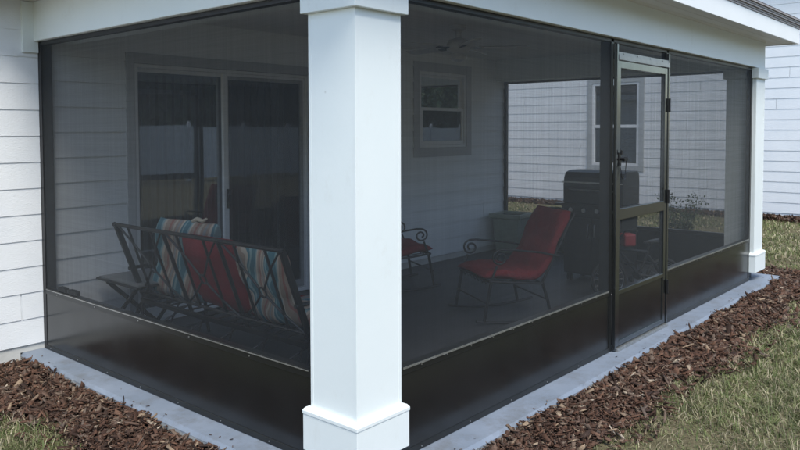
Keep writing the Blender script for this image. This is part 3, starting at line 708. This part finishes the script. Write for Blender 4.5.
def rocker_cushion(loc, rz, label, seed):
    path = [(.31, .45), (.15, .455), (-.10, .42), (-.19, .42), (-.235, .49), (-.31, .62), (-.40, .80), (-.50, 1.01)]
    path = [(a*1.08, b*.975) for a, b in path]
    return folded_cushion('rocker_cushion', path, .63, .10, M['red'], loc, rz, label, 'red one-piece rocker cushions', 4, seed)
CH1, A1 = (3.285, 1.295, 0), R(149)
rocker(CH1, A1, 'black iron rocking chair in full view, scrolled arms, facing left')
rocker_cushion(CH1, A1, 'red high-back cushion on the rocking chair in full view', 2)
CH2, A2 = (3.60, 2.93, 0), R(-28)
rocker(CH2, A2, 'black iron rocking chair half hidden behind the near column')
rocker_cushion(CH2, A2, 'red cushion on the rocking chair half hidden behind the column', 4)

# ------------------------------------------------------------------ planter, grill, bicycle, fan
m = MB()
px, py = 6.42, 3.2
def sq(h, z): return [(-h, -h, z), (h, -h, z), (h, h, z), (-h, h, z)]
prof = [(.145, 0), (.16, .02), (.20, .49), (.235, .50), (.235, .56), (.21, .56), (.20, .51)]
vs = [q for h, z in prof for q in sq(h, z)]
m.add(vs, [(0, 3, 2, 1)]+[(4*k+i, 4*k+(i+1) % 4, 4*k+4+(i+1) % 4, 4*k+4+i) for k in range(len(prof)-1) for i in range(4)])
pt = thing('planter', 'square tapered sage green planter by the far end of the house wall', 'planter', (px, py, 0), R(8))
m.build('pot_body', M['pot'], pt, .008)
m = MB(); m.add(sq(.199, .52), [(0, 1, 2, 3)]); m.build('soil', M['soil'], pt)

gr = thing('gas_grill', 'big black barbecue grill with closed lid beyond the screen door', 'grill', (5.33, 1.30, 0))
gr.scale = (.82, 1, 1)
# lid: rounded hood prism running along y; front faces -x
m = MB(); hood = [(-.27, .90), (-.275, 1.10), (-.255, 1.20), (-.20, 1.255), (-.10, 1.275), (.20, 1.275), (.26, 1.25), (.28, 1.18), (.28, .90)]
m.prism(hood, (0, -.36, 0), (1, 0, 0), (0, 0, 1), (0, 1, 0), .72); lid = m.build('lid', M['grillmetal'], gr, .01)
m = MB(); m.tube([(-.275, -.27, 1.06), (-.325, -.27, 1.06), (-.325, .27, 1.06), (-.275, .27, 1.06)], .012, 8); m.build('handle', M['steel'], lid, smooth=True)
m = MB(); m.box((-.283, -.365, 1.135), (-.272, .365, 1.15)); m.build('trim_strip', M['steel'], lid)
m = MB(); m.box((-.30, -.37, .76), (.27, .37, .899)); m.build('firebox', M['grillmetal'], gr, .006)
for k in range(4):
    y = -.24+k*.16; m = MB(); m.cyl((-.30, y, .83), (-.335, y, .83), .026, 14); m.build('knob', M['steel'], gr, .003)
for s in (-1, 1):
    m = MB(); m.box((-.24, s*.372 if s > 0 else -.49, .86), (.22, .49 if s > 0 else -.372, .89)); m.build('side_shelf', M['grillmetal'], gr, .006)
m = MB(); m.box((-.26, -.35, .09), (.25, .35, .759)); m.build('cabinet', M['blackplastic'], gr, .006)
for s in (-1, 1):
    m = MB(); m.box((-.275, -.345 if s < 0 else .005, .12), (-.261, -.005 if s < 0 else .345, .74)); d_ = m.build('cabinet_door', M['grillmetal'], gr, .003)
    m = MB(); m.tube([(-.276, s*.04, .52), (-.30, s*.04, .53), (-.30, s*.04, .66), (-.276, s*.04, .67)], .007, 6); m.build('handle', M['steel'], d_, smooth=True)
for s in (-1, 1):
    for x in (-.2, .2): m = MB(); m.cyl((x, s*.30-.02, .045), (x, s*.30+.02, .045), .045, 14); m.build('wheel', M['rubber'], gr)

# child's bicycle by the grill
bk_ = thing('bicycle', 'small black childrens bicycle with a red bag behind the door, by the grill', 'bicycle', (4.62, .86, 0), R(-38))
def wheel(x, r):
    m = MB(); m.tube([(x+r*math.cos(t), 0, r+.0+r*math.sin(t)) for t in [k*math.pi/14 for k in range(28)]], .020, 8, True)
    o = m.build('wheel', M['rubber'], bk_, smooth=True)
    m = MB(); 
    for k in range(14): t = k*math.pi/7; m.tube([(x, 0, r), (x+(r-.02)*math.cos(t), .0, r+(r-.02)*math.sin(t))], .0015, 4)
    m.cyl((x, -.035, r), (x, .035, r), .016, 10); m.tube([(x+(r-.018)*math.cos(t), 0, r+(r-.018)*math.sin(t)) for t in [k*math.pi/14 for k in range(28)]], .007, 6, True); m.build('rim', M['steel'], o, smooth=True)
wr = .185
wheel(0, wr); wheel(.62, wr)
m = MB(); hx = (.10, 0, .50); sx = (.44, 0, .46); bbx = (.34, 0, .22)
for a, b in [(hx, sx), (hx, bbx), (bbx, sx), ((bbx), (.62, .03, wr)), ((.44, 0, .42), (.62, .03, wr)), (bbx, (.62, -.03, wr)), ((.44, 0, .42), (.62, -.03, wr))]: m.tube([a, b], .014, 8)
m.build('frame', M['black'], bk_, smooth=True)
m = MB(); m.tube([(.11, 0, .54), (.08, 0, .42)], .017, 8)
for s in (-1, 1): m.tube([(.08, s*.01, .42), (.06, s*.04, .40), (0, s*.04, wr)], .011, 8)
m.build('fork', M['black'], bk_, smooth=True)
m = MB(); m.tube([(.11, 0, .54), (.12, 0, .62)], .012, 8); m.tube([(.17, -.24, .72), (.10, -.14, .70), (.09, -.05, .62), (.09, .05, .62), (.10, .14, .70), (.17, .24, .72)], .010, 8); m.build('handlebar', M['black'], bk_, smooth=True)
for s in (-1, 1): m = MB(); m.tube([(.13, s*.18, .71), (.175, s*.25, .722)], .017, 8); m.build('grip', M['rubber'], bk_, smooth=True)
m = MB(); m.box((.14, -.07, .53), (.27, .07, .66)); m.build('front_bag', M['red_paint'], bk_, .02)
m = MB(); m.tube([(.42, 0, .44), (.47, 0, .56)], .011, 8); m.add([(.38, 0, .57), (.45, -.03, .575), (.55, -.075, .58), (.61, -.06, .60), (.61, .06, .60), (.55, .075, .58), (.45, .03, .575), (.38, 0, .545), (.45, -.03, .55), (.55, -.07, .54), (.61, -.05, .56), (.61, .05, .56), (.55, .07, .54), (.45, .03, .55)],
    [(0, 1, 2, 3, 4, 5, 6), (13, 12, 11, 10, 9, 8, 7)]+[(i, 7+i, 7+(i+1) % 7, (i+1) % 7) for i in range(7)]); m.build('saddle', M['blackplastic'], bk_, .01)
m = MB(); m.cyl((.34, .02, .22), (.34, .035, .22), .055, 16); m.tube([(.34, -.05, .22), (.40, -.06, .12)], .008, 6); m.tube([(.34, .05, .22), (.28, .06, .32)], .008, 6); m.box((.36, -.13, .11), (.44, -.06, .13)); m.box((.24, .06, .31), (.32, .13, .33)); m.build('crank', M['black'], bk_)
for s_ in (-1, 1): m = MB(); m.tube([(.60, .05*s_, .17), (.64, .17*s_, .08)], .008, 6); m.cyl((.64, .16*s_, .06), (.64, .185*s_, .06), .06, 14); m.build('training_wheel', M['rubber'], bk_)

fan = thing('ceiling_fan', 'dark five bladed fan under the porch ceiling', 'ceiling fan', (3.2, 1.75, 0), R(14))
m = MB(); m.lathe([(.07, 2.741), (.07, 2.70), (.03, 2.68), (.03, 2.62), (.09, 2.60), (.115, 2.56), (.115, 2.51), (.08, 2.475), (.03, 2.47)], (0, 0, 0), 24); m.build('motor', M['fanblade'], fan, smooth=True)
m = MB(); m.lathe([(.07, 2.469), (.085, 2.44), (.07, 2.41), (.03, 2.395), (.005, 2.39)], (0, 0, 0), 24); m.build('lamp_globe', simple('frosted_glass', (.55, .55, .52), None, .3, 4), fan, smooth=True)
for k in range(5):
    X = Matrix.Rotation(k*2*math.pi/5, 4, 'Z') @ Matrix.Translation((0, 0, 2.53)) @ Matrix.Rotation(R(11), 4, 'X')
    m = MB(); poly = [(.19, -.045), (.30, -.06), (.58, -.07), (.65, -.055), (.67, 0), (.65, .055), (.58, .07), (.30, .06), (.19, .045)]
    m.prism(poly, (0, 0, -.004), (1, 0, 0), (0, 1, 0), (0, 0, 1), .008); m.v = [tuple(X @ Vector(q)) for q in m.v]; b_ = m.build('blade', M['fanblade'], fan)
    m = MB(); m.box((.09, -.02, -.012), (.24, .02, -.005), X); m.build('blade_arm', M['black'], b_)

# ------------------------------------------------------------------ neighbour house
NX = 14.0
nb = thing('neighbour_house', 'white sided house next door beyond the far end of the porch', 'house', (NX, 5, 0))
Xn = Matrix.Translation((-NX, -5, 0))
NW = (4.44, 5.85, .78, 2.97)
m = MB(); siding(m, (0, 0, 0), (0, 1, 0), (-1, 0, 0), -7, 11, .03, 5.2, .213, holes=[(NW[0]-5, NW[1]-5, NW[2], NW[3])], seed=21, t=.011)
m.build('siding_wall', M['siding'], nb)
m = MB(); 
for y0_, y1_, z0_, z1_ in [(-7, NW[0]-4.9, .0, 5.2), (NW[1]-5.1, 11, .0, 5.2), (NW[0]-4.9, NW[1]-5.1, 0, NW[2]+.1), (NW[0]-4.9, NW[1]-5.1, NW[3]-.1, 5.2)]: m.box((.005, y0_, z0_), (.15, y1_, z1_))
m.build('wall', M['siding_in'], nb)
m = MB(); m.box((.002, -7, -.4), (.12, 11, .028)); m.box((6, -7, -.4), (6.1, 11, 5.2)); m.box((.15, -7, 0), (6, -6.9, 5.2)); m.box((.15, 10.9, 0), (6, 11, 5.2)); m.build('foundation', M['siding_in'], nb)
def yframe(m, y0, y1, z0, z1, wd, x0, x1):
    m.box((x0, y0, z0), (x1, y0+wd, z1)); m.box((x0, y1-wd, z0), (x1, y1, z1)); m.box((x0+.001, y0+wd, z0), (x1-.001, y1-wd, z0+wd)); m.box((x0+.001, y0+wd, z1-wd), (x1-.001, y1-wd, z1))
m = MB(); yframe(m, NW[0]-5, NW[1]-5, NW[2], NW[3], .12, -.03, .03); m.build('window_casing', simple('grey_casing', (.44, .46, .47), None, .5, 3), nb, .002)
m = MB(); a, b, c, d = NW[0]-4.878, NW[1]-5.122, NW[2]+.142, NW[3]-.142
yframe(m, a, b, c-.02, d+.02, .055, -.018, .08); m.box((-.010, a+.061, 1.79), (.05, b-.061, 1.86)); w2 = m.build('window', M['vinyl'], nb, .002)
for z0_, z1_ in [(c+.06, 1.79), (1.86, d-.06)]:
    m = MB(); m.add([(.03, a+.06, z0_), (.03, b-.06, z0_), (.03, b-.06, z1_), (.03, a+.06, z1_)], [(0, 1, 2, 3)]); m.build('glass_pane', M['glass'], w2)
m = MB(); 
for k in range(40): 
    z = c+.07+k*.045
    if z > d-.06: break
    m.box((-.02, a+.06, -.001), (.02, b-.06, .001), Matrix.Translation((.12, 0, z)) @ Matrix.Rotation(R(50), 4, 'Y'))
m.build('slatted_blind', M['dark_room'], w2)
m = MB(); m.box((.16, a-.2, .6), (.9, b+.2, 3.1)); m.build('room_shell', M['dark_room'], nb)
m = MB(); hip(m, -.4, 6.5, -7.4, 11.4, 5.19, .4); m.build('roof', M['roof'], nb)

# ------------------------------------------------------------------ yard behind the viewer: vinyl fence and trees (seen mirrored in the glass)
fn = thing('vinyl_fence', 'long white vinyl privacy fence across the back yard', 'fence', (6, -14.5, GZ))
for k in range(25):
    x = -24+k*2.4
    m = MB(); m.box((x-.065, -.065, 0), (x+.065, .065, 2.08)); m.lathe([(.09, 2.08), (.09, 2.10), (.0, 2.16)], (x, 0, 0), 4); m.build('post', M['vinyl'], fn)
    if k < 24:
        m = MB(); m.box((x+.066, -.02, .08), (x+2.334, .02, .2)); m.box((x+.066, -.02, 1.86), (x+2.334, .02, 1.98))
        for j in range(14): m.box((x+.07+j*.1615, -.011, .2), (x+.07+j*.1615+.157, .011, 1.86))
        m.build('panel', M['vinyl'], fn)
def tree(name, loc, h, r, seed, label, cat='tree', leaves=6000, ls=.13, trunk_r=.16, group=None):
    rr = np.random.default_rng(seed); rp = random.Random(seed)
    t = thing(name, label, cat, loc, 0, group)
    m = MB(); th = h*.45
    m.tube([(0, 0, -.1), (.05, .03, th*.4), (-.04, .06, th), (.08, -.02, h*.8)], [trunk_r*1.3, trunk_r, trunk_r*.75, trunk_r*.2], 9)
    tips = []
    for k in range(11):
        a = rp.random()*6.28; z0 = h*(.14+.6*rp.random()); L_ = r*(.55+.4*rp.random()); e = (math.cos(a)*L_, math.sin(a)*L_, z0+L_*.55)
        m.tube([(0, 0, z0), (e[0]*.5, e[1]*.5, z0+L_*.2), e], [trunk_r*.45, trunk_r*.28, trunk_r*.1], 6); tips.append(e)
    m.build('trunk', M['bark'], t, smooth=True)
    tips += [(0, 0, h*.85), (0, 0, h*.65)]
    cs = np.array([np.array(tips[rp.randrange(len(tips))])+rr.normal(0, r*.16, 3) for _ in range(46)])
    idx = rr.integers(0, len(cs), leaves); c = cs[idx]+rr.normal(0, r*.14, (leaves, 3))
    quads(c, rr, ls, M['leaf'], 'crown', t)
    return t
def quads(c, rr, ls, mat, name, parent):
    n = len(c); a = rr.normal(0, 1, (n, 3)); a /= np.linalg.norm(a, axis=1)[:, None]; b = np.cross(a, rr.normal(0, 1, (n, 3))); b /= np.linalg.norm(b, axis=1)[:, None]
    s = ls*rr.uniform(.6, 1.3, (n, 1)); v = np.stack([c-a*s, c+b*s*.45, c+a*s, c-b*s*.45], 1).reshape(-1, 3)
    me = bpy.data.meshes.new(name); me.vertices.add(4*n); me.vertices.foreach_set('co', v.astype(np.float32).ravel())
    me.loops.add(4*n); me.loops.foreach_set('vertex_index', np.arange(4*n, dtype=np.int32)); me.polygons.add(n); me.polygons.foreach_set('loop_start', np.arange(0, 4*n, 4, dtype=np.int32))
    me.update(calc_edges=True); me.materials.append(mat); o = bpy.data.objects.new(name, me); COL.objects.link(o)
    if parent: o.parent = parent
    return o
for k, (x, y, h, r) in enumerate([(33, -24, 10, 5), (40, -27, 11, 5.5), (47, -32, 12, 6), (54, -36, 12, 6), (-8, -30, 9, 4.6), (-1, -33, 11, 5.2), (5.5, -30, 9, 4.6), (12, -32, 10, 5), (19, -30, 9, 4.5), (26, -32, 10, 5)]):
    lab = ['oak standing first right of the fence corner', 'oak standing second right of the fence corner', 'oak standing third right of the fence corner', 'farthest oak at the right end of the tree row', 'tall leafy oak behind the vinyl fence at its left end', 'tallest leafy oak behind the white fence', 'small round oak close behind the white fence', 'broad leafy oak behind the middle of the fence', 'low leafy oak behind the fence near the neighbour', 'tall leafy oak behind the fence past the neighbour'][k]
    tree('oak_tree', (x, y, GZ), h, r, 40+k, lab, leaves=15000, ls=.26, group='trees behind the fence')

nw_ = 90000; cx_ = rng.uniform(-60, 110, 260); k_ = rng.integers(0, 260, nw_)
c = np.stack([cx_[k_]+rng.normal(0, 1.8, nw_), -52+rng.normal(0, 2.5, nw_), (3+5.5*np.sin(cx_*3.3)[k_]**2)*rng.random(nw_)**.7+rng.normal(0, .6, nw_)+.5], 1)
setting(quads(c, rng, .5, M['leaf'], 'far_woods', None), 'far off band of woods behind the back yard', 'stuff')
# twiggy shrub beyond the far screen
sh = thing('shrub', 'thin twiggy shrub just outside the far screened wall', 'shrub', (8.0, 1.36, GZ))
m = MB(); tips = []
rp = random.Random(5)
for k in range(24):
    a = rp.random()*6.28; l = .22+.32*rp.random(); b = (math.cos(a)*rp.uniform(.1, .3), math.sin(a)*rp.uniform(.08, .30), l+.32)
    md = (b[0]*.4, b[1]*.4, b[2]*.55); m.tube([(0, 0, 0), md, b], [.006, .004, .0015], 4); tips += [b, md, ((b[0]+md[0])/2, (b[1]+md[1])/2, (b[2]+md[2])/2)]
m.build('stems', M['bark'], sh)
tp = np.array(tips); c = tp[rng.integers(0, len(tp), 1100)]+rng.normal(0, .05, (1100, 3)); c[:, 2] = np.abs(c[:, 2]); quads(c, rng, .022, M['leaf'], 'foliage', sh)

# ------------------------------------------------------------------ mulch chips and grass (stuff)
def to_px(P):
    d = P-np.array(CAM); z = d @ np.array(F); x = 402.27+741.95*(d @ np.array(Rv))/np.maximum(z, .01); y = 161.4-741.95*(d @ np.array(Uv))/np.maximum(z, .01)
    return x, y, z
def in_view(P, mx=170, my=110):
    x, y, z = to_px(P); return (z > .3) & (x > -mx) & (x < 800+mx) & (y > -my) & (y < 450+my)
def mk(name, v, loops, starts, mat):
    me = bpy.data.meshes.new(name); me.vertices.add(len(v)); me.vertices.foreach_set('co', v.astype(np.float32).ravel())
    me.loops.add(len(loops)); me.loops.foreach_set('vertex_index', loops.astype(np.int32)); me.polygons.add(len(starts)); me.polygons.foreach_set('loop_start', starts.astype(np.int32))
    me.update(calc_edges=True); me.materials.append(mat); o = bpy.data.objects.new(name, me); COL.objects.link(o); return o
BP = np.array(BEDPOLY)
def bed_y(x): return -.62-.07*np.sin(x*1.7+.6)-.05*np.sin(x*4.1)-.05*np.clip(x-1, 0, 1)
def bed_x(y): return -.72-.05*np.sin(y*2.3)-.03*np.sin(y*6)
def in_bed(x, y, grow=0):
    slab = (x > -.178) & (x < 6.998) & (y > -.196)
    left = (x > bed_x(y)-grow) & (x <= 0) & (y > bed_y(x)-grow)
    right = (x > 0) & (x < 7.75+.06*np.sin(3*y)+grow) & (y > bed_y(x)-grow) 
    return (left | right) & ~slab & (y < 3.47)
# mulch
n0 = 400000
x = rng.uniform(-1.2, 8.3, n0); y = rng.uniform(-1.2, 3.5, n0)
edge = rng.normal(0, .05, n0)
k = in_bed(x, y, 0) | (in_bed(x, y, .18) & (rng.random(n0) < .12))
dist = np.hypot(x-CAM.x, y-CAM.y); k &= rng.random(n0) < np.clip(4.6/dist, .32, 1)
x, y, dist = x[k], y[k], dist[k]; P = np.stack([x, y, np.full_like(x, GZ)], 1); k = in_view(P); x, y, dist = x[k], y[k], dist[k]; n1 = len(x)
ln = np.clip(rng.lognormal(-4.05, .70, n1), .005, .09)*np.clip(dist/4.5, .95, 1.5); wd = np.minimum(ln*rng.uniform(.3, .85, n1), .034*np.clip(dist/4.5, 1, 1.5)); tk = wd*rng.uniform(.08, .3, n1)
long = rng.random(n1) < .02; ln[long] *= 1.7
hump = .006*np.sin(x*7)+.006*np.sin(y*9+x*3)
ds = np.minimum(np.maximum(-.198-y, np.where(x > 7, x-7, 0)), 1) ; ds = np.where(x < -.178, np.where(y > -.198, -.178-x, np.hypot(-.178-x, -.198-y)), np.abs(ds))
z = GZ+.022+rng.random(n1)**1.4*.030+hump*.9+.038*np.exp(-ds/.07)*(.6+.4*np.sin(x*6+y*5))
az = rng.uniform(0, 2*np.pi, n1); tilt = rng.normal(0, .42, n1); roll = rng.normal(0, .5, n1)
ns = 46; x[:ns-16] = rng.uniform(.6, 6.8, ns-16); y[:ns-16] = -.20+np.abs(rng.normal(0, .05, ns-16)); x[ns-16:ns] = -.165+np.abs(rng.normal(0, .04, 16)); y[ns-16:ns] = rng.uniform(.6, 3.3, 16)
z[:ns] = .006; ln[:ns] = rng.uniform(.006, .022, ns); wd[:ns] = ln[:ns]*.4; tk[:ns] = .003; tilt[:ns] = 0; roll[:ns] = 0
# the chips never poke through the slab edge
d = np.stack([np.cos(az)*np.cos(tilt), np.sin(az)*np.cos(tilt), np.sin(tilt)], 1); s0 = np.stack([-np.sin(az), np.cos(az), np.zeros(n1)], 1); u0 = np.cross(d, s0)
s = s0*np.cos(roll)[:, None]+u0*np.sin(roll)[:, None]; u = np.cross(d, s); c = np.stack([x, y, z], 1)
t1 = rng.uniform(.35, 1, n1)[:, None]; t2 = rng.uniform(.35, 1, n1)[:, None]; ob = rng.uniform(-.35, .35, n1)[:, None]
L2, W2, H2 = (ln/2)[:, None], (wd/2)[:, None], (tk/2)[:, None]
V = []
for sgu in (-1, 1):
    V += [c-d*L2*(1+ob)-s*W2*t1+u*H2*sgu, c-d*L2*(1-ob)+s*W2*t1*.8+u*H2*sgu, c+d*L2*(1+ob)+s*W2*t2+u*H2*sgu, c+d*L2*(1-ob)-s*W2*t2*.8+u*H2*sgu]
V = np.stack(V, 1).reshape(-1, 3)
q = np.array([[3, 2, 1, 0], [4, 5, 6, 7], [0, 1, 5, 4], [1, 2, 6, 5], [2, 3, 7, 6], [3, 0, 4, 7]])
loops = (np.arange(n1)[:, None, None]*8+q[None]).reshape(-1)
setting(mk('mulch', V, loops, np.arange(0, len(loops), 4), M['mulch']), 'brown bark mulch chips heaped round the slab', 'stuff')

def blades(name, x, y, h, wdt, lean, mat, label, zb=GZ):
    n = len(x); az = rng.uniform(0, 2*np.pi, n); d = np.stack([np.cos(az), np.sin(az), np.zeros(n)], 1); sd_ = np.stack([-np.sin(az+rng.normal(0, .4, n)), np.cos(az), np.zeros(n)], 1)
    up_ = np.array([0, 0, 1.]); c = np.stack([x, y, np.full(n, zb)], 1); V = []
    for t, wf_ in ((0, 1), (.4, .95), (.75, .6), (1, .08)):
        p = c + up_*(h*(t-.35*lean*t*t))[:, None] + d*(h*lean*(t**1.8))[:, None]
        V += [p-sd_*(wdt*wf_/2)[:, None], p+sd_*(wdt*wf_/2)[:, None]]
    V = np.stack(V, 1).reshape(-1, 3)
    q = np.array([[0, 1, 3, 2], [2, 3, 5, 4], [4, 5, 7, 6]]); loops = (np.arange(n)[:, None, None]*8+q[None]).reshape(-1)
    return setting(mk(name, V, loops, np.arange(0, len(loops), 4), mat), label, 'stuff')
def patch(x, y):      # uneven growth
    return .5+.5*np.sin(x*2.1+1.3*np.sin(y*1.7))*np.sin(y*2.9+x*.8)
def field(n0, x0, x1, y0, y1, dens0, clump=.6):
    x = rng.uniform(x0, x1, n0); y = rng.uniform(y0, y1, n0)
    nc = n0//16; cx = rng.uniform(x0, x1, nc); cy = rng.uniform(y0, y1, nc); j = rng.integers(0, nc, n0); m_ = rng.random(n0) < clump
    x = np.where(m_, cx[j]+rng.normal(0, .022, n0), x); y = np.where(m_, cy[j]+rng.normal(0, .022, n0), y)
    e = .10*np.sin(x*9+2*np.sin(y*5))+.05*np.sin(x*23)+rng.normal(0, .05, n0)
    inb = in_bed(x+0*e, y, -.02) & (np.minimum(np.abs(y-bed_y(x)), np.abs(x-bed_x(y))) > .02+.10*rng.random(n0)**3)
    wall = ((x > -.2) & (x < 7.0) & (y > -.26)) | (y > 3.45) & (x < 6.9) | (x > 13.6)
    dist = np.hypot(x-CAM.x, y-CAM.y); keep = ~inb & ~wall & (rng.random(n0) < np.clip((dens0/dist)**1.2, .03, 1)) & (rng.random(n0) < .16+.84*patch(x, y))
    P = np.stack([x, y, np.full(n0, GZ)], 1); keep &= in_view(P); return x[keep], y[keep], dist[keep]
def lawn(n0, box, dens0, name, label, hs=1):
    x, y, dist = field(n0, *box, dens0); n = len(x); sc = np.clip(dist/4, 1, 3.2)
    h = rng.uniform(.012, .072, n)*(.55+.7*patch(x, y))*hs*np.clip(sc, 1, 1.25); w_ = rng.uniform(.0022, .0064, n)*sc
    return blades(name, x, y, h, w_, rng.uniform(.2, 1.5, n), M['grass'], label)
lawn(680000, (-2.6, 6, -3.2, 3.4), 3.2, 'grass', 'short patchy lawn grass near the porch')
lawn(420000, (3, 13.9, -4.5, 8.5), 6.5, 'grass', 'lawn grass between the porch and the house next door', 1.0)
x, y, dist = field(120000, -2.6, 9, -3.2, 3.4, 3.4, .1); n = len(x); blades('dry_grass', x, y, rng.uniform(.02, .06, n), rng.uniform(.0015, .003, n)*np.clip(dist/4, 1, 2.5), rng.uniform(2, 6, n)*.5, M['deadgrass'], 'dry straw coloured thatch lying in the lawn', GZ+.006)
# a dark mulch line at the foot of the house next door
n1 = 9000; x = rng.uniform(13.35, 13.98, n1); y = rng.uniform(-3, 9, n1); c = np.stack([x, y, GZ+.02+rng.random(n1)*.05], 1)
o = quads(c, rng, .05, M['mulch'], 'neighbour_mulch', None); setting(o, 'thin line of dark mulch at the foot of the neighbouring wall', 'stuff')
